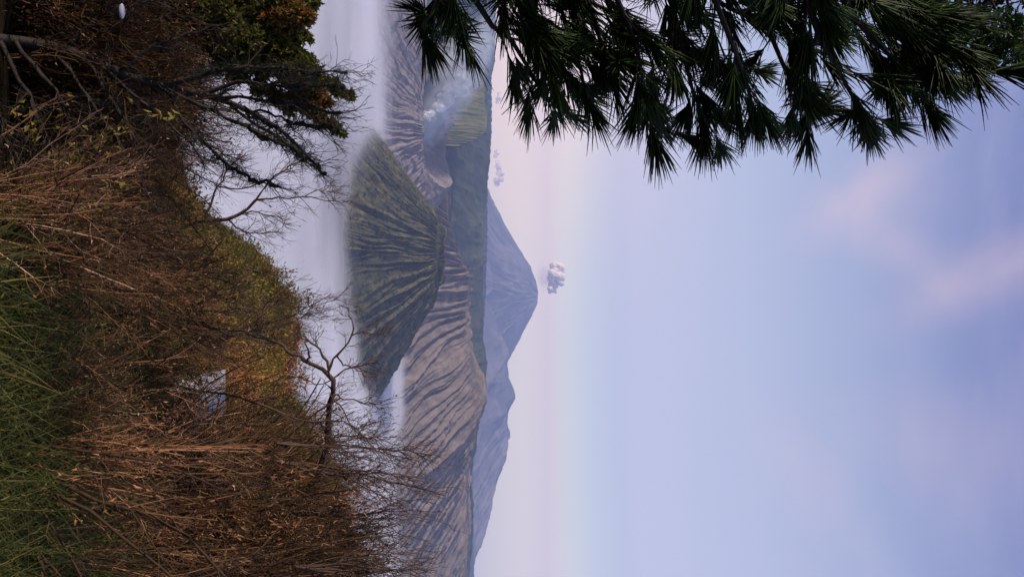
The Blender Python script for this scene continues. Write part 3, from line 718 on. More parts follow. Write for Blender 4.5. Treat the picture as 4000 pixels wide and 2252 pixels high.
protos = [dry_proto(1.0, 16, .32, .5), dry_proto(1.0, 20, .22, .9), dry_proto(1.0, 12, .45, .3), dry_proto(1.0, 24, .28, 1.0)]
def woody_proto():
    mb = MB(); n = 5; P = np.zeros((n, 9, 3)); d = rng.normal(size=(n, 3)) * .5; d[:, 2] = 1; d /= np.linalg.norm(d, axis=1, keepdims=True)
    P[:, 0] = rng.uniform(-.1, .1, (n, 3)) * (1, 1, 0)
    for k in range(1, 9):
        d = d + rng.normal(size=(n, 3)) * .22; d /= np.linalg.norm(d, axis=1, keepdims=True); P[:, k] = P[:, k - 1] + d * .145
    R = np.linspace(.0095, .003, 9)[None] * rng.uniform(.6, 1.2, (n, 1)); mb.tubes(P, R, 5, a=rng.uniform(-.1, .08, n))
    P2, R2 = spawn(P, R, 6, .35, ang=.8, up=.2, tmin=.2, K=5, rr=.5, wob=.25, rmin=.002); mb.tubes(P2, R2, 4, a=rng.uniform(-.1, .2, len(P2)))
    P3, R3 = spawn(P2, R2, 5, .14, ang=.8, up=.2, K=4, rr=.6, wob=.25, rmin=.0014); mb.tubes(P3, R3, 3, a=rng.uniform(-.1, .35, len(P3)))
    return mb.arrays()
def fuzzy_proto():
    V, F4, F3, A = dry_proto(1.0, 9, .3, .3); mb = MB(); mb.add(V, F4, F3, a=A)
    for k in range(11):
        c = np.array((rng.normal() * .22, rng.normal() * .22, rng.uniform(.35, 1.0))); n = 70; r = rng.uniform(.03, .065)
        p = c + rng.normal(size=(n, 3)) * r; mb.leaves(p, rng.normal(size=(n, 3)) + (0, 0, .6), rng.uniform(.012, .03, n), .005, a=rng.uniform(.38, .85, n))
    return mb.arrays()
protos += [woody_proto(), woody_proto(), fuzzy_proto(), fuzzy_proto()]
def scatter(protos, pos, scale, rot, tint, tiltx=None, sz=None):
    out = MB(); k = len(protos); which = rng.randint(0, k, len(pos))
    for q in range(k):
        ids = np.where(which == q)[0]
        if not len(ids): continue
        V, F4, F3, A = protos[q]; n = len(V); m = len(ids)
        c, s_ = np.cos(rot[ids])[:, None], np.sin(rot[ids])[:, None]
        x = V[:, 0][None]; y = V[:, 1][None]; z = V[:, 2][None]
        zs = (sz[ids] if sz is not None else scale[ids])[:, None]
        X = (x * c - y * s_) * scale[ids][:, None]; Yv = (x * s_ + y * c) * scale[ids][:, None]; Z = z * zs
        if tiltx is not None: X = X + Z * tiltx[ids][:, None]
        W = np.stack([X, Yv, Z], -1) + pos[ids][:, None]
        A2 = np.clip(A[None] * .8 + tint[ids][:, None] * (1 if q not in (4, 5) else .3), 0, 1)
        off = (np.arange(m) * n)[:, None, None]
        out.add(W.reshape(-1, 3), (F4[None] + off).reshape(-1, 4) if len(F4) else None, (F3[None] + off).reshape(-1, 3) if len(F3) else None, a=A2.ravel())
    return out
# upper envelope (px) of the tangle for each direction, and of the gap around the hut
ENV = [(-300, 900), (0, 820), (150, 840), (300, 880), (450, 800), (560, 690), (650, 600), (720, 600), (800, 640), (900, 700), (1000, 760), (1100, 850), (1200, 930), (1300, 900),
       (1400, 840), (1450, 800), (1580, 740), (1700, 800), (1740, 1000), (1800, 1220), (1860, 1380), (1960, 1440), (2050, 1460), (2150, 1490), (2260, 1520), (2600, 1520)]
N = 1320
D_ = np.exp(rng.uniform(np.log(3.7), np.log(15), N)); u_ = rng.uniform(-250, 2500, N)
D_[-330:-190] = rng.uniform(5.4, 9, 140); u_[-330:-190] = rng.uniform(-250, 560, 140)
D_[-190:] = rng.uniform(6.2, 9.5, 190); u_[-190:] = rng.uniform(1700, 2420, 190)
x_ = (u_ - 1126) / F * D_; zg = hill_z(x_, D_)
zmax = (in_env(u_, ENV) - 2000 + rng.normal(size=N) * 35) / F * D_
h_ = np.minimum(zmax - zg, rng.uniform(.7, 1.8, N) * np.interp(u_, [300, 650, 1500, 1900], [1.75, 1, 1, 1.7]))
grassy = (D_ < np.interp(u_, [900, 1050, 1400, 2300], [3.2, 5.2, 6.6, 6.2])) & (u_ > 900) & (rng.uniform(size=N) < .93)
ok = (h_ > .25) & ~grassy & (fbm(x_ / .9, D_ / 1.3, 2, 35) > -.28) & ~((u_ > 1430) & (u_ < 1740) & (D_ > 8.5)) & ~((u_ < 720) & (D_ < 5.6 - 1.2 * rng.uniform(size=N) ** 3))
x_, D_, zg, h_, u_ = x_[ok], D_[ok], zg[ok], h_[ok], u_[ok]; N = len(x_)
o = scatter(protos, np.stack([x_, D_, zg - .03], 1), np.clip(h_, .6, 1.35), rng.uniform(0, 6.28, N), rng.normal(size=N) * .12 - .10 * sstep(1600, 1900, u_) - .24 * sstep(650, 350, u_) + .5 * fbm(x_ / .8, D_ / 1.2, 2, 15), tiltx=rng.normal(size=N) * .15 + .05, sz=h_).build('dry_undergrowth', M_dry)
tag(o, 'tangle of rust brown dry stems and weeds covering the near slope', 'undergrowth', kind='stuff')

# 3. leafy scrub on the hillside further off
def scrub_proto(nl):
    mb = MB(); d = rng.normal(size=(nl, 3)); d /= np.linalg.norm(d, axis=1, keepdims=True); d[:, 2] = np.abs(d[:, 2]) * .9
    r = rng.uniform(.45, 1, nl)[:, None] * (1 + .25 * np.sin(d[:, :1] * 7 + d[:, 1:2] * 5))
    mb.leaves(d * r, d + rng.normal(size=d.shape) * .7, rng.uniform(.09, .2, nl), rng.uniform(.05, .1, nl), a=rng.uniform(.1, .6, nl))
    P, R = spawn(np.array([[[0, 0, 0], [0, 0, .5], [0, 0, .8]]]) * 1., np.array([[.03, .02, .01]]), 14, .9, ang=.8, K=4, rmin=.012)
    mb.tubes(P, R, 3, a=.0)
    return mb.arrays()
sp_ = [scrub_proto(260) for _ in range(4)]
N = 1500
D_ = rng.uniform(13, 64, N); u_ = rng.uniform(250, 2500, N); x_ = (u_ - 1126) / F * D_; zg = hill_z(x_, D_)
sc = rng.uniform(.35, .95, N) * np.clip(D_ / 34, .6, 1.25)
hut = (u_ > 1380) & (u_ < 1800) & (D_ < 31)
ok = ~hut
x_, D_, zg, sc = x_[ok], D_[ok], zg[ok], sc[ok]; N = len(x_)
sc = sc * np.where(rng.uniform(size=N) < .12, 1.7, 1.0)
tint = .5 * fbm(x_ / 7, D_ / 9, 3, 77) + .22 + rng.normal(size=N) * .10
o = scatter(sp_, np.stack([x_, D_, zg - .05], 1), sc, rng.uniform(0, 6.28, N), tint, sz=sc * rng.uniform(.8, 1.3, N)).build('hillside_scrub', M_scrub)
_sc = o
def weed_proto(nl):
    mb = MB(); ns = 9; P0 = np.zeros((ns, 5, 3)); d = rng.normal(size=(ns, 3)) * .55; d[:, 2] = 1; d /= np.linalg.norm(d, axis=1, keepdims=True)
    for k in range(1, 5): d = d + rng.normal(size=(ns, 3)) * .12; P0[:, k] = P0[:, k - 1] + d * .24
    R0 = np.linspace(.014, .005, 5)[None] * np.ones((ns, 1)); mb.tubes(P0, R0, 3, a=0)
    P1, R1 = spawn(P0, R0, 9, .34, ang=.9, up=.2, tmin=.1, K=4, rmin=.005); mb.tubes(P1, R1, 3, a=0)
    j = rng.randint(0, len(P1), nl); k = rng.randint(1, 4, nl)
    mb.leaves(P1[j, k] + rng.normal(size=(nl, 3)) * .025, rng.normal(size=(nl, 3)) + (0, 0, .4), rng.uniform(.045, .10, nl), rng.uniform(.02, .045, nl), a=rng.uniform(.15, .55, nl))
    return mb.arrays()
wp = [weed_proto(620) for _ in range(4)]
N = 330; D_ = np.exp(rng.uniform(np.log(4.6), np.log(15), N)); u_ = rng.uniform(-150, 2450, N); x_ = (u_ - 1126) / F * D_; zg = hill_z(x_, D_)
top = (in_env(u_, ENV) - 2000 - 60) / F * D_ - zg; sc = np.minimum(rng.uniform(.3, .9, N), top)
ok = (sc > .2) & ~((D_ < 6.2) & (u_ > 950)) & ~((D_ < 7.5) & (u_ < 800)) & ~((u_ < 600) & (rng.uniform(size=N) < .5)) & ~((u_ > 1380) & (u_ < 1780) & (D_ > 8)); x_, D_, zg, sc = x_[ok], D_[ok], zg[ok], sc[ok]; N = len(x_)
lift = np.where(rng.uniform(size=N) < .5, rng.uniform(0, .5, N), 0)
wd = scatter(wp, np.stack([x_, D_, zg + lift * sc], 1), sc, rng.uniform(0, 6.28, N), .45 * fbm(x_ / 2.5, D_ / 3, 2, 99) + .2 + rng.normal(size=N) * .1).build('leafy_weeds', M_scrub)
tag(wd, 'olive and golden leafy weeds mixed into the dry undergrowth', 'weeds', kind='stuff')
tag(o, 'low green and orange scrub covering the hillside below the viewpoint', 'scrub', kind='stuff')

# ------------------------------------------------------------------ bare and dead trees
def tree_from(name, label, cat, trunk, limbs, mat, twigs=(5, .35, .12), group=None, seed=1, origin=None, up=.15, leaves=None, twig_mat=None, limb_name='branch', trunk_name='trunk', fine=True, rmin=.0022, twbias=None):
    """trunk and limbs: (ctrl points [(px,u,D)..], r0, r1); twigs grow on every limb"""
    global rng
    keep = rng; rng = np.random.RandomState(seed)
    P, R = path(trunk[0], 16, trunk[1], trunk[2], wob=.006)
    if origin is None: origin = P[0, 0].copy()
    e = empty(name, origin); tag(e, label, cat, group)
    tm = MB(); tm.tubes(P, R, 7, a=.4)
    tips = []
    for c in limbs + [trunk]:
        own = c is trunk
        Pl, Rl = path(c[0], 12, c[1], c[2], wob=.008 if not own else 0)
        if own: Pl, Rl = P, R
        mb = tm if own else MB()
        if not own: mb.tubes(Pl, Rl, 6, a=.4)
        L = np.linalg.norm(np.diff(Pl[0], axis=0), axis=1).sum()
        n1 = c[3] if len(c) > 3 else twigs[0]
        P2, R2 = spawn(Pl, Rl, n1, twigs[1], ang=.75, up=up, tmin=.3, K=6, rr=.5, wob=.2, rmin=rmin * 1.6, bias=twbias)
        mb.tubes(P2, R2, 4)
        P3, R3 = spawn(P2, R2, 4, twigs[2] * 1.5, ang=.7, up=up, tmin=.2, K=4, rr=.6, wob=.2, rmin=rmin, bias=twbias)
        mb.tubes(P3, R3, 3)
        if fine:
            P4, R4 = spawn(P3, R3, 2, twigs[2] * .7, ang=.7, up=up * .5, tmin=.3, K=3, rr=.8, wob=.2, rmin=rmin * .8)
            mb.tubes(P4, R4, 3)
        tips.append(P3)
        br_ = mb.build(trunk_name if own else limb_name, mat, e, origin)
        if leaves and rng.uniform() < leaves[3]:
            j = rng.randint(0, len(P3), int(len(P3) * leaves[0])); lm = MB()
            k = rng.randint(1, P3.shape[1], len(j))
            lm.leaves(P3[j, k], P3[j, -1] - P3[j, 0] + rng.normal(size=(len(j), 3)) * .02, rng.uniform(.6, 1.3, len(j)) * leaves[1], rng.uniform(.6, 1.2, len(j)) * leaves[1] * .45)
            lf = lm.build('leaves', leaves[2], br_, origin)
            br_.location = (0, 0, 0)
    rng = keep
    return e, origin, tips

# dead tree whose bare trunk leans in from the right and forks
D7 = 7.0
e, org, _ = tree_from('dead_tree', 'leafless dead tree whose thick bare trunk forks over the fog beside the green cone', 'tree',
    ([(1060, 2010, 7.6), (1190, 1930, 7.5), (1262, 1800, 7.3), (1281, 1717, 7.2), (1287, 1572, 7.1), (1307, 1514, 7), (1307, 1485, 7), (1272, 1448, 7), (1206, 1415, 7)], .036, .020),
    [([(1206, 1415, 7), (1148, 1386, 6.9), (1082, 1336, 6.9), (1000, 1318, 6.8), (958, 1300, 6.8)], .019, .006),
     ([(1285, 1450, 7), (1268, 1398, 7), (1231, 1353, 7), (1190, 1316, 7), (1160, 1285, 7)], .014, .007),
     ([(1206, 1415, 7), (1200, 1370, 6.9), (1180, 1320, 6.9), (1150, 1290, 6.9)], .009, .004),
     ([(1285, 1445, 7), (1318, 1382, 7), (1359, 1341, 7), (1376, 1287, 7), (1370, 1250, 7), (1357, 1226, 7)], .014, .004),
     ([(1372, 1312, 7), (1410, 1296, 7), (1445, 1305, 7), (1482, 1312, 7)], .006, .002),
     ([(1316, 1388, 7), (1339, 1423, 7), (1388, 1440, 7), (1430, 1473, 7)], .009, .003),
     ([(1307, 1473, 7), (1355, 1440, 7.1), (1438, 1419, 7.1), (1500, 1425, 7.1)], .008, .003),
     ([(1300, 1540, 7), (1345, 1556, 7), (1438, 1566, 7), (1490, 1580, 7)], .008, .003),
     ([(1305, 1560, 7), (1339, 1600, 6.9), (1396, 1688, 6.9), (1479, 1738, 6.9)], .008, .003),
     ([(1300, 1480, 7), (1240, 1500, 7), (1180, 1470, 7), (1120, 1480, 7)], .006, .003)],
    M_bark2, twigs=(9, .20, .09), seed=5, up=.25, leaves=(.5, .035, M_redtip, .12))
# slim light branch crossing it
e, org, _ = tree_from('bare_branch', 'slender light brown branch sloping past the dead tree trunk', 'branch',
    ([(620, 1500, 6.4), (830, 1530, 6.5), (958, 1560, 6.5), (1032, 1585, 6.5), (1107, 1618, 6.5), (1223, 1643, 6.5), (1339, 1641, 6.5), (1400, 1680, 6.6), (1470, 1760, 6.6)], .013, .004),
    [([(1335, 1640, 6.5), (1290, 1575, 6.5), (1320, 1540, 6.5)], .005, .002)], M_bark2, twigs=(8, .22, .09), seed=8, up=.2)
# bare tree left of centre
e, org, _ = tree_from('bare_tree', 'bare crooked tree with thin spreading twigs next to the lichen hung leaning tree', 'tree',
    ([(380, 1120, 8.6), (524, 1013, 8.8), (582, 998, 8.9), (641, 959, 9), (691, 905, 9), (800, 862, 9), (893, 858, 9), (951, 827, 9), (1000, 780, 9)], .042, .016),
    [([(800, 862, 9), (827, 776, 9), (854, 730, 9), (900, 650, 9), (960, 600, 9)], .016, .005),
     ([(893, 858, 9), (940, 900, 9), (1010, 910, 9), (1090, 905, 9)], .012, .004),
     ([(951, 827, 9), (1040, 835, 9), (1120, 860, 9)], .010, .003),
     ([(1000, 780, 9), (1080, 775, 9), (1190, 770, 9), (1260, 780, 9), (1340, 792, 9)], .013, .003),
     ([(1000, 780, 9), (1060, 700, 9), (1130, 650, 9), (1200, 610, 9)], .012, .004),
     ([(1190, 770, 9), (1240, 745, 9), (1290, 750, 9)], .006, .002),
     ([(641, 959, 9), (740, 975, 9), (850, 940, 9), (910, 900, 9)], .020, .006),
     ([(524, 1013, 8.8), (640, 1060, 8.8), (760, 1080, 8.8)], .016, .006),
     ([(854, 730, 9), (930, 740, 9), (1010, 720, 9), (1080, 690, 9)], .010, .004)],
    M_bark2, twigs=(12, .30, .13), seed=12, up=.2, leaves=(.35, .04, M_dryleaf, .35))
# bare shrub at the centre skyline
def multi(name, label, base, tips, D, seed, r=.011, mat=M_bark2, tw=(9, .28, .12), leaves=None, cat='shrub', group=None, up=.35, mid=.5):
    b = base; r_ = np.random.RandomState(seed)
    def stem(t):
        q = [(b[0] + (t[0] - b[0]) * f + (r_.uniform(-18, 18) if 0 < f < 1 else 0), b[1] + (t[1] - b[1]) * f ** 1.25 + (r_.uniform(-18, 18) if 0 < f < 1 else 0), D + r_.uniform(-.15, .15)) for f in (0, .33, .66, 1)]
        return q
    limbs = [(stem(t), r * r_.uniform(.6, 1.0), .002) for t in tips[1:]]
    return tree_from(name, label, cat, (stem(tips[0]), r * 1.2, .003), limbs, mat, twigs=tw, seed=seed, up=up, leaves=leaves, limb_name='stem', trunk_name='main_stem', group=group)
G1 = 'leafless shrubs on the near slope'
multi('bare_shrub', 'bare twiggy shrub reaching over the fog between the green saplings and the dead tree', (820, 1330), [(1290, 1150), (1240, 1100), (1350, 1190), (1200, 1230), (1270, 1215), (1130, 1120), (1080, 1180), (1330, 1160)], 8.0, 21, group=G1, leaves=(.6, .035, M_redtip, .1))
multi('bare_shrub', 'tallest bare reddish shrub reaching up against the fluted ridge', (1080, 1800), [(1735, 1935), (1660, 1880), (1600, 1960), (1560, 1850), (1700, 1905), (1500, 1900), (1620, 2000)], 6.2, 22, group=G1, tw=(13, .26, .10))
multi('bare_shrub', 'bare reddish shrub with two slanting tops between the dead tree and the tallest shrub', (1080, 1730), [(1690, 1775), (1620, 1750), (1560, 1700), (1480, 1720), (1640, 1800), (1440, 1660), (1520, 1790)], 6.4, 23, group=G1, tw=(12, .26, .10))
multi('bare_shrub', 'short bare shrub with one straight stem pointing up beside the tallest one', (1150, 2000), [(1645, 1993), (1530, 1970), (1480, 2030), (1440, 1940), (1560, 2020)], 6.6, 24, group=G1, tw=(9, .22, .09), leaves=(.6, .03, M_dryleaf, .4))
multi('bare_shrub', 'bare shrub with yellowing leaf tips by the fog, near the photo bottom edge', (1150, 2090), [(1600, 2090), (1540, 2060), (1480, 2110), (1500, 2150), (1420, 2060)], 6.6, 25, group=G1, tw=(11, .22, .09), leaves=(.9, .03, M_green, .4))
multi('bare_shrub', 'dense dark twiggy shrub standing right at the photo bottom edge', (1150, 2210), [(1700, 2225), (1640, 2190), (1560, 2170), (1680, 2260), (1500, 2230), (1600, 2290), (1640, 2140)], 6.0, 26, group=G1, tw=(12, .24, .09))
multi('bare_shrub', 'brown bushy shrub of fine twigs just under the dead tree trunk', (880, 1640), [(1230, 1560), (1210, 1620), (1180, 1680), (1150, 1520), (1100, 1600), (1235, 1700), (1160, 1740), (1060, 1500), (1250, 1650)], 9.0, 27, group=G1, tw=(14, .26, .11), r=.009, leaves=(.9, .03, M_dryleaf, .5))
multi('bare_shrub', 'wide brown shrub of dense twigs filling the slope at the foot of the tallest one', (850, 1900), [(1350, 1850), (1380, 1930), (1300, 1780), (1400, 2000), (1250, 1830), (1320, 2060), (1200, 1950), (1430, 1900)], 8.0, 28, group=G1, tw=(15, .26, .11), r=.010, leaves=(.9, .03, M_dryleaf, .5))
multi('bare_shrub', 'brown shrub of fine twigs between the hut and the green hillside', (560, 1240), [(1010, 1290), (960, 1200), (900, 1150), (1060, 1330), (860, 1340), (980, 1080), (900, 1400)], 7.0, 29, group=G1, tw=(12, .24, .11), r=.010)
multi('bare_shrub', 'dark arching shrub with crossing stems at the foot of the green hillside', (420, 1000), [(900, 1070), (850, 1150), (780, 1000), (950, 1130), (720, 1150), (830, 960)], 6.6, 30, group=G1, tw=(10, .22, .10), r=.012)
multi('bare_shrub', 'sprawling dark shrub across the grassy slope beside the hut green panel', (380, 1800), [(820, 1640), (900, 1720), (1000, 1800), (760, 1560), (950, 1900), (700, 1700)], 5.6, 31, group=G1, tw=(9, .2, .09), r=.011)
multi('leafy_sapling', 'small round topped green sapling on the hillside skyline against the fog', (960, 1050), [(1120, 1075), (1100, 1050), (1085, 1100), (1135, 1095), (1060, 1070)], 30, 41, r=.03, tw=(9, .42, .2), leaves=(3.0, .11, M_scrub, 1.0), cat='tree', up=.2)
multi('leafy_sapling', 'denser dark green sapling on the skyline between the round topped one and the dead tree', (1020, 1170), [(1185, 1170), (1170, 1150), (1150, 1200), (1190, 1195), (1130, 1160)], 30, 42, r=.03, tw=(11, .42, .2), leaves=(4.0, .12, M_scrub, 1.0), cat='tree', up=.2)
multi('leafy_sapling', 'tiny pale sapling alone against the fog on the hillside edge', (900, 1000), [(1020, 1010), (1000, 1000), (1035, 1025)], 38, 43, r=.03, tw=(7, .35, .18), leaves=(2.5, .12, M_scrub, 1.0), cat='tree', up=.2)
multi('dark_conifer', 'feathery orange green conifer top showing behind the mossy twigs', (520, 780), [(730, 790), (700, 800), (690, 770)], 20, 44, r=.05, tw=(22, .6, .3), leaves=(6, .12, M_scrub, 1.0), cat='tree', up=-.05)

# ------------------------------------------------------------------ leaning tree hung with lichen, left
def mossy_tree():
    e, org, tips = tree_from('leaning_tree', 'dark leaning tree with lichen hung twigs in the photo top left part', 'tree',
        ([(-300, 130, 4.6), (0, 155, 4.8), (175, 175, 5), (350, 240, 5), (466, 287, 5.1), (640, 338, 5.2), (777, 369, 5.3), (950, 425, 5.4), (1110, 520, 5.5), (1230, 640, 5.6)], .052, .009),
        [([(350, 250, 5), (427, 369, 5), (544, 563, 5), (640, 640, 5.1)], .017, .007),
         ([(640, 338, 5.2), (760, 300, 5.2), (900, 262, 5.2), (1100, 270, 5.2), (1355, 283, 5.2)], .022, .006),
         ([(777, 369, 5.3), (900, 330, 5.3), (1100, 325, 5.3), (1345, 338, 5.3)], .017, .005),
         ([(640, 340, 5.2), (760, 400, 5.2), (900, 470, 5.2), (1050, 540, 5.2), (1190, 600, 5.2)], .016, .006),
         ([(777, 369, 5.3), (900, 380, 5.3), (1080, 400, 5.3), (1330, 440, 5.3)], .015, .005),
         ([(950, 425, 5.4), (1080, 450, 5.4), (1180, 490, 5.4), (1300, 495, 5.4)], .012, .004),
         ([(900, 410, 5.3), (1020, 500, 5.4), (1140, 580, 5.4), (1265, 675, 5.4)], .013, .005),
         ([(640, 340, 5.2), (720, 470, 5.2), (830, 590, 5.3), (960, 690, 5.3), (1100, 730, 5.3)], .013, .005),
         ([(400, 260, 5), (560, 400, 5), (700, 520, 5), (800, 640, 5)], .014, .005),
         ([(0, 160, 4.8), (90, 330, 4.8), (170, 520, 4.8), (300, 690, 4.8)], .018, .007),
         ([(60, 160, 4.8), (190, 330, 4.8), (320, 500, 4.8), (430, 690, 4.8)], .016, .006),
         ([(200, 190, 5), (330, 360, 4.9), (440, 520, 4.9), (560, 720, 4.9), (620, 830, 4.9)], .014, .005),
         ([(-200, 140, 4.7), (-40, 380, 4.6), (60, 600, 4.6), (160, 760, 4.6)], .017, .006),
         ([(466, 287, 5.1), (600, 180, 5.1), (760, 130, 5.2), (900, 90, 5.2)], .016, .006),
         ([(250, 200, 5), (360, 90, 5), (520, 20, 5), (700, -40, 5)], .015, .006)],
        M_bark, twigs=(16, .22, .10), seed=33, up=.22, rmin=.0022)
    # lichen: fine dark hairs hanging along the outer twigs
    for ctrl in ([(1000, 262, 5.2), (1100, 270, 5.2), (1230, 276, 5.2), (1358, 283, 5.2)], [(1080, 320, 5.3), (1200, 328, 5.3), (1345, 338, 5.3)], [(1000, 392, 5.3), (1150, 405, 5.3), (1330, 440, 5.3)],
                 [(1120, 470, 5.4), (1200, 490, 5.4), (1300, 495, 5.4)], [(1100, 560, 5.4), (1180, 610, 5.4), (1270, 678, 5.4)], [(900, 470, 5.2), (1050, 540, 5.2), (1190, 600, 5.2)], [(960, 430, 5.4), (1110, 520, 5.5), (1230, 640, 5.6)],
                 [(760, 300, 5.2), (900, 262, 5.2), (1000, 262, 5.2)], [(830, 590, 5.3), (960, 690, 5.3), (1090, 730, 5.3)]):
        P, R = path(ctrl, 14, .01, .008, wob=.012)
        mb = MB()
        mb.tubes(P, np.linspace(.010, .012, 14)[None] * rng.uniform(.4, 1.7, (1, 14)), 7, a=.4)
        P2, R2 = spawn(P, R, 150, .085, ang=1.2, up=-.35, tmin=0, K=4, rr=.2, wob=.35, rmin=.0022); mb.tubes(P2, R2, 3)
        P3, R3 = spawn(P2, R2, 2, .04, ang=.9, up=-.3, K=3, rr=.8, wob=.3, rmin=.0018); mb.tubes(P3, R3, 3)
        mb.build('lichen', M_moss, e, org)
mossy_tree()

# leafy bush with rust red tips, far left
def leafy_bush():
    global rng
    rng = np.random.RandomState(61)
    D = 5.8
    base = (300, -120)
    blobs = [(1150, 30, 85, 0), (1215, 10, 40, 0), (1190, 60, 50, 1), (1130, 130, 80, 0), (1180, 150, 50, 0), (1230, 270, 40, 0), (1200, 320, 45, 0), (1050, 55, 95, 0), (1150, 100, 55, 1), (960, 20, 90, 0), (880, 70, 80, 0), (1020, 140, 80, 0), (1130, 170, 55, 1), (1180, 225, 45, 0), (1090, 235, 60, 1), (960, 180, 80, 0), (860, 170, 60, 0),
             (1010, 290, 70, 0), (1150, 310, 40, 1), (1240, 365, 40, 1), (1320, 345, 28, 0), (1270, 410, 36, 1), (1330, 520, 22, 0), (1290, 470, 26, 1), (1130, 420, 50, 0), (920, 270, 60, 0), (1370, 380, 22, 0), (800, 110, 60, 0), (750, 30, 70, 0), (1070, -40, 90, 0), (900, -60, 100, 0)]
    org = pt(*base, D); e = empty('leafy_bush', org); tag(e, 'dense green bush with rust red leaf tips at the photo top edge against the fog', 'bush')
    for i, (px, u, r, red) in enumerate(blobs):
        d2 = D + rng.uniform(-.35, .5); rr_ = r / F * D
        P, R = path([(*base, D), (base[0] + (px - base[0]) * .4, base[1] + (u - base[1]) * .3 + 30, D), (px - r * .6, u - r * .3, d2), (px, u, d2)], 9, .014, .004)
        mb = MB(); mb.tubes(P, R, 5, a=.3)
        c = pt(px, u, d2)
        P1, R1 = spawn(P[:, -3:], R[:, -3:], 24, rr_ * 1.0, ang=1.1, up=.3, tmin=.3, K=4, rr=.6, rmin=.0022); mb.tubes(P1, R1, 3)
        P2, R2 = spawn(P1, R1, 5, rr_ * .42, ang=.8, up=.35, tmin=.2, K=4, rr=.6, rmin=.0016); mb.tubes(P2, R2, 3)
        b = mb.build('branch', M_bark, e, org)
        lm = MB(); 
        for k in (1, 2, 3, 3):
            for q in range(4):
                n = len(P2); lm.leaves(P2[:, k] + rng.normal(size=(n, 3)) * .008, (P2[:, k] - P2[:, k - 1]) * 1.0 / .02 * .5 + rng.normal(size=(n, 3)) * .55, rng.uniform(.028, .052, n), rng.uniform(.015, .024, n))
        lm.build('leaves', M_redtip if red else M_green, b, org)
leafy_bush()

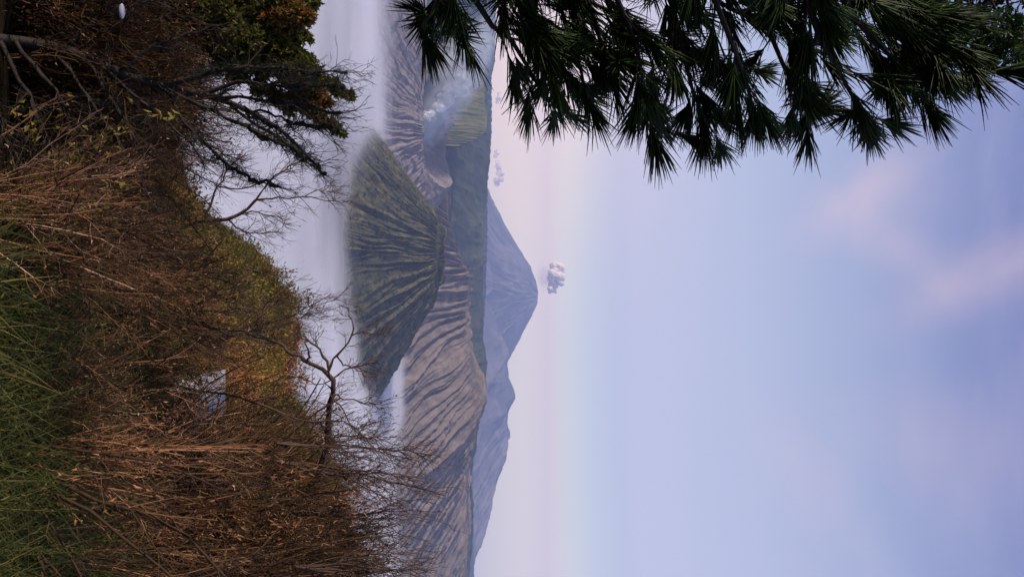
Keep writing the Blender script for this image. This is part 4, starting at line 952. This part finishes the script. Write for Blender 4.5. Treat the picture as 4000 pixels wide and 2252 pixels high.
# ------------------------------------------------------------------ pine hanging in from the upper left
def pine():
    global rng
    rng = np.random.RandomState(71)
    org = np.array((-2.6, 3.3, float(hill_z(-2.6, 3.3)) - .05)); e = empty('pine_tree', org)
    tag(e, 'dark long needled pine hanging in from the photo top edge against the sky', 'pine tree')
    tk = resample(np.array([org, org + (.05, .02, 1.5), org + (-.02, .05, 3.2), org + (.06, .0, 5.5), org + (.02, 0, 7.5)]), 24)[None]
    mb = MB(); mb.tubes(tk, np.linspace(.13, .03, 24)[None], 10, a=.4); mb.build('trunk', M_bark, e, org)
    def trunk_at(z): 
        i = int(np.argmin(np.abs(tk[0, :, 2] - z))); return tk[0, i]
    # main limbs: control points after leaving the trunk, then tuft spread
    L = [([(1640, -250), (1700, -20), (1680, 60), (1640, 80), (1690, 130)], 2.5, .012, 10),
         ([(1700, -300), (1850, -10), (1930, 110), (2007, 165), (2080, 300), (2150, 400), (2250, 460)], 2.7, .020, 22),
         ([(1650, -300), (1750, -60), (1800, 60), (1800, 150), (1830, 190)], 2.9, .012, 14),
         ([(2100, -300), (2200, 60), (2260, 230), (2290, 380), (2330, 470)], 3.1, .018, 20),
         ([(2300, -300), (2440, 60), (2510, 276), (2521, 497), (2560, 600)], 2.6, .020, 26),
         ([(2500, -300), (2640, 60), (2690, 300), (2730, 480), (2760, 600)], 2.8, .020, 26),
         ([(2700, -300), (2814, 55), (2869, 193), (2920, 400), (2950, 560)], 2.6, .022, 28),
         ([(2900, -300), (3000, 100), (3080, 300), (3130, 450), (3170, 560)], 2.8, .020, 28),
         ([(3100, -300), (3180, 100), (3270, 260), (3340, 400), (3400, 480)], 2.6, .019, 28),
         ([(3200, -300), (3330, 60), (3460, 200), (3570, 330), (3640, 430)], 2.7, .018, 26),
         ([(3300, -300), (3480, 0), (3640, 130), (3760, 230), (3820, 300)], 2.9, .016, 20),
         ([(2100, -300), (2250, -30), (2420, 60), (2560, 150), (2640, 210)], 3.3, .018, 24),
         ([(2500, -320), (2760, -30), (2900, 60), (3060, 120), (3180, 200)], 3.4, .018, 28),
         ([(1800, -300), (1960, -50), (2100, 60), (2230, 140), (2330, 220)], 3.2, .018, 26),
         ([(2900, -320), (3160, -40), (3300, 60), (3420, 120), (3500, 200)], 3.3, .016, 22),
         ([(2000, -300), (2060, -20), (2110, 120), (2180, 260), (2240, 350)], 2.7, .016, 24),
         ([(1900, -300), (1960, -60), (2000, 30), (2060, 110), (2130, 190)], 2.9, .015, 20),
         ([(2150, -300), (2300, 0), (2340, 150), (2375, 280), (2410, 380)], 3.0, .017, 24),
         ([(3000, -320), (3200, -60), (3360, 20), (3500, 60), (3600, 100)], 3.0, .016, 18)]
    for ctrl, D, r0, nt in L:
        if ctrl[-1][1] > 540: ctrl = ctrl[:-2] + [(ctrl[-2][0], ctrl[-2][1] - 60), (ctrl[-1][0], ctrl[-1][1] - 120)]
        pts = [pt(a, b, D + .12 * k * (1 if D < 2.9 else -.3)) for k, (a, b) in enumerate(ctrl)]
        pts = [trunk_at(pts[0][2] + .25)] + pts
        P = resample(np.array(pts), 20)[None]; R = np.linspace(r0 * 1.4, .0045, 20)[None]
        mb = MB(); mb.tubes(P, R, 7, a=.3)
        P1, R1 = spawn(P, R, int(nt * .8), .22 if D > 2.55 and ctrl[-1][0] > 1900 else .15, ang=.55, up=.05, tmin=.38, tmax=1, K=5, rr=.5, wob=.12, rmin=.0035); mb.tubes(P1, R1, 5)
        b = mb.build('branch', M_bark, e, org)
        # every twig and the limb's own end carry a brush of needles pointing outwards
        A = np.concatenate([P1, P[:, -5:]]); n = len(A)
        nn = 60 if D < 3 else 44
        idx = np.repeat(np.arange(n), nn); M = len(idx); t = rng.uniform(.35, 1, M) ** .7 * 4; i = np.clip(t.astype(int), 0, 3); f = (t - i)[:, None]
        p = A[idx, i] * (1 - f) + A[idx, i + 1] * f; T = A[idx, i + 1] - A[idx, i]; T /= np.linalg.norm(T, axis=1, keepdims=True)
        q = np.cross(T, rng.normal(size=(M, 3))); q /= np.linalg.norm(q, axis=1, keepdims=True)
        an = rng.uniform(.08, .58, M)[:, None]; d = np.cos(an) * T + np.sin(an) * q
        ln = rng.uniform(.12, .205, M)[:, None]
        K = 4; N_ = np.zeros((M, K, 3)); N_[:, 0] = p
        for k in range(1, K):
            d = d + T * .10 + np.array([0, 0, -.05]) + rng.normal(size=(M, 3)) * .03; d /= np.linalg.norm(d, axis=1, keepdims=True)
            N_[:, k] = N_[:, k - 1] + d * ln / (K - 1)
        nm = MB(); nm.tubes(N_, np.array([.0018, .0029, .0025, .0007])[None] * np.ones((M, 1)), 3)
        nm.build('needles', M_needle, b, org)
pine()

# dark broadleaf tree behind it at the top left corner
def corner_tree():
    global rng
    rng = np.random.RandomState(81)
    D = 7.0
    org = np.array((-4.2, 7.0, float(hill_z(-4.2, 7.0)) - .05)); e = empty('broadleaf_tree', org)
    tag(e, 'dark broadleaf tree with a few red leaves in the photo top right corner', 'tree')
    tk = resample(np.array([org, org + (.1, 0, 2.5), org + (0, .1, 5), org + (.2, 0, 9)]), 20)[None]
    mb = MB(); mb.tubes(tk, np.linspace(.16, .07, 20)[None], 9, a=.4); mb.build('trunk', M_bark, e, org)
    red = {9}
    for i, (px, u, r) in enumerate([(3620, 40, 120), (3720, 130, 110), (3830, 60, 120), (3900, 180, 100), (3980, 240, 70), (3780, 230, 80), (3690, 200, 80), (3600, 130, 70), (4020, 80, 120), (3990, 262, 35), (3560, 200, 55), (3860, 270, 45), (3500, 60, 60), (3700, -60, 130), (3900, -60, 130), (3660, 255, 35)]):
        c = pt(px, u, D + rng.uniform(-.4, .4)); s = tk[0, min(19, int((c[2] - .6 - org[2]) / 9 * 19))]
        P = resample(np.array([s, s * .5 + c * .5 + (0, 0, .15), c]), 9)[None]; R = np.linspace(.03, .006, 9)[None]; rr_ = r / F * D
        mb = MB(); mb.tubes(P, R, 5, a=.3)
        P1, R1 = spawn(P[:, -3:], R[:, -3:], 14, rr_ * 1.1, ang=1.2, up=.1, tmin=.2, K=4, rr=.5, rmin=.003); mb.tubes(P1, R1, 3)
        P2, R2 = spawn(P1, R1, 5, rr_ * .45, ang=.8, up=.05, tmin=.2, K=4, rr=.6, rmin=.002); mb.tubes(P2, R2, 3)
        b = mb.build('branch', M_bark, e, org); lm = MB()
        for k in (1, 2, 3, 3):
            for q in range(2):
                n = len(P2); lm.leaves(P2[:, k], (P2[:, k] - P2[:, k - 1]) * 20 + rng.normal(size=(n, 3)) * .5, rng.uniform(.05, .085, n), rng.uniform(.018, .03, n))
        lm.build('leaves', M_redtip if i in red else M_needle, b, org)
corner_tree()

# ------------------------------------------------------------------ hut on the slope, creeper and the pale petal
def simple_mat(name, col, rough=.8, noise=.25, nscale=8, stretch=(1, 1, 1)):
    m, t, out = new_mat(name); tc = t.n.new('ShaderNodeTexCoord')
    n = t.noise(t.mapping(tc.outputs['Object'], stretch), nscale, 5)
    k = t.math('MULTIPLY_ADD', t.math('SUBTRACT', n, .5), noise * 2, 1.0)
    vs = t.n.new('ShaderNodeVectorMath'); vs.operation = 'SCALE'; vs.inputs[0].default_value = col; t.l.new(k, vs.inputs['Scale'])
    b = t.n.new('ShaderNodeBsdfPrincipled'); t.l.new(vs.outputs[0], b.inputs['Base Color']); b.inputs['Roughness'].default_value = rough
    t.l.new(b.outputs[0], out.inputs[0]); return m
def hut():
    D = 25.0
    zg = float(hill_z((1590 - 1126) / F * D, D)); c = pt(2000, 1590, D); c[2] = zg - .35
    e = empty('hut', c); e.scale = (.80, .85, .66); tag(e, 'small whitewashed hut with a green wall panel half hidden by twigs', 'hut')
    MW = simple_mat('whitewashed_boards', (.44, .45, .52), stretch=(8, 8, .4)); MG = simple_mat('green_painted_sheet', (.10, .36, .25), stretch=(6, 6, .5)); MR = simple_mat('grey_roof_sheet', (.30, .30, .34), rough=.95)
    MD = simple_mat('dark_timber', (.03, .025, .025))
    def box(mb, x0, x1, y0, y1, z0, z1):
        V = [(x0, y0, z0), (x1, y0, z0), (x1, y1, z0), (x0, y1, z0), (x0, y0, z1), (x1, y0, z1), (x1, y1, z1), (x0, y1, z1)]
        mb.add(V, [(0, 3, 2, 1), (4, 5, 6, 7), (0, 1, 5, 4), (1, 2, 6, 5), (2, 3, 7, 6), (3, 0, 4, 7)])
    def flat(mb, name, m): 
        V, F4, F3, A = mb.arrays(); return mesh_obj(name, V, F4, F3, m, e, smooth=False)
    mb = MB(); box(mb, -1.15, .35, 0, 1.6, 0, 1.95); flat(mb, 'wall', MW)
    mb = MB(); 
    for k in range(6): box(mb, .36 + k * .15, .36 + k * .15 + .135, .05 + .02 * (k % 2), .09 + .02 * (k % 2), .05, 1.75)
    flat(mb, 'green_panel', MG)
    mb = MB(); 
    V = [(-1.35, -.25, 1.95), (.60, -.25, 1.95), (.60, 1.9, 2.35), (-1.35, 1.9, 2.35), (-1.35, -.25, 2.0), (.60, -.25, 2.0), (.60, 1.9, 2.40), (-1.35, 1.9, 2.40)]
    mb.add(V, [(0, 3, 2, 1), (4, 5, 6, 7), (0, 1, 5, 4), (1, 2, 6, 5), (2, 3, 7, 6), (3, 0, 4, 7)]); flat(mb, 'roof', MR)
    mb = MB(); box(mb, 1.27, 1.37, 0, .1, 0, 2.1); flat(mb, 'post', MD)
    mb = MB(); box(mb, -.62, -.12, -.012, -.002, .9, 1.5); w = flat(mb, 'window', MD)
hut()
def creeper():
    global rng
    rng = np.random.RandomState(91)
    pts = [(1165, 1266), (1156, 1324), (1132, 1407), (1115, 1490), (1099, 1556), (1080, 1600)]
    D = 50.0; org = pt(*pts[0], D)
    m = veg_mat('pink_leaves', [(0, (.12, .02, .02)), (.5, (.45, .12, .10)), (1, (.75, .34, .27))], trans=.3)
    e = empty('flowering_creeper', org); tag(e, 'line of pink red flowering creeper running down the distant dark bank', 'creeper')
    P, R = path(pts, 26, .05, .02, wob=.12, D=D); mb = MB(); mb.tubes(P, R, 5)
    P1, R1 = spawn(P, R, 110, .42, ang=1.2, up=.1, tmin=0, K=4, rr=.3, rmin=.012); mb.tubes(P1, R1, 3); s = mb.build('stem', M_bark, e, org)
    lm = MB(); n = len(P1)
    for k in range(9): j = rng.randint(0, n, n); lm.leaves(P1[j, rng.randint(1, 4, n)] + rng.normal(size=(n, 3)) * .07, rng.normal(size=(n, 3)), rng.uniform(.10, .2, n), .09)
    lm.build('flowers', m, e, org)
creeper()
mb = MB()
N = 17; t_ = np.linspace(-1, 1, N); cpt = pt(476, 44, 4.6); hw = .021 * np.sqrt(np.clip(1 - t_ ** 2, 0, 1)) ** 1.2 + .0005
Vp = []
for s_, th_ in ((1, .0012), (-1, -.0012)):
    for j in (-1, -.5, 0, .5, 1):
        Vp.append(np.stack([t_ * .048, np.full(N, th_ * (1 - abs(j) * .9)) - .010 * (1 - (j * 1.0) ** 2) * (1 - t_ ** 2), hw * j], 1))
Vp = np.concatenate(Vp); Fq = []
for h in range(2):
    g = grid_faces(5, N) + h * 5 * N; Fq.append(g if h else g[:, ::-1])
idx = np.arange(10 * N).reshape(10, N)
Fq.append(np.stack([idx[0, :-1], idx[0, 1:], idx[5, 1:], idx[5, :-1]], -1)); Fq.append(np.stack([idx[4, :-1], idx[4, 1:], idx[9, 1:], idx[9, :-1]], -1))
o = mesh_obj('pale_petal', Vp, np.concatenate(Fq), mat=simple_mat('pale_petal', (.42, .44, .62), noise=.1, nscale=60)); o.location = cpt
tag(o, 'single pale oval petal on the dark twigs near the photo top left corner', 'petal')
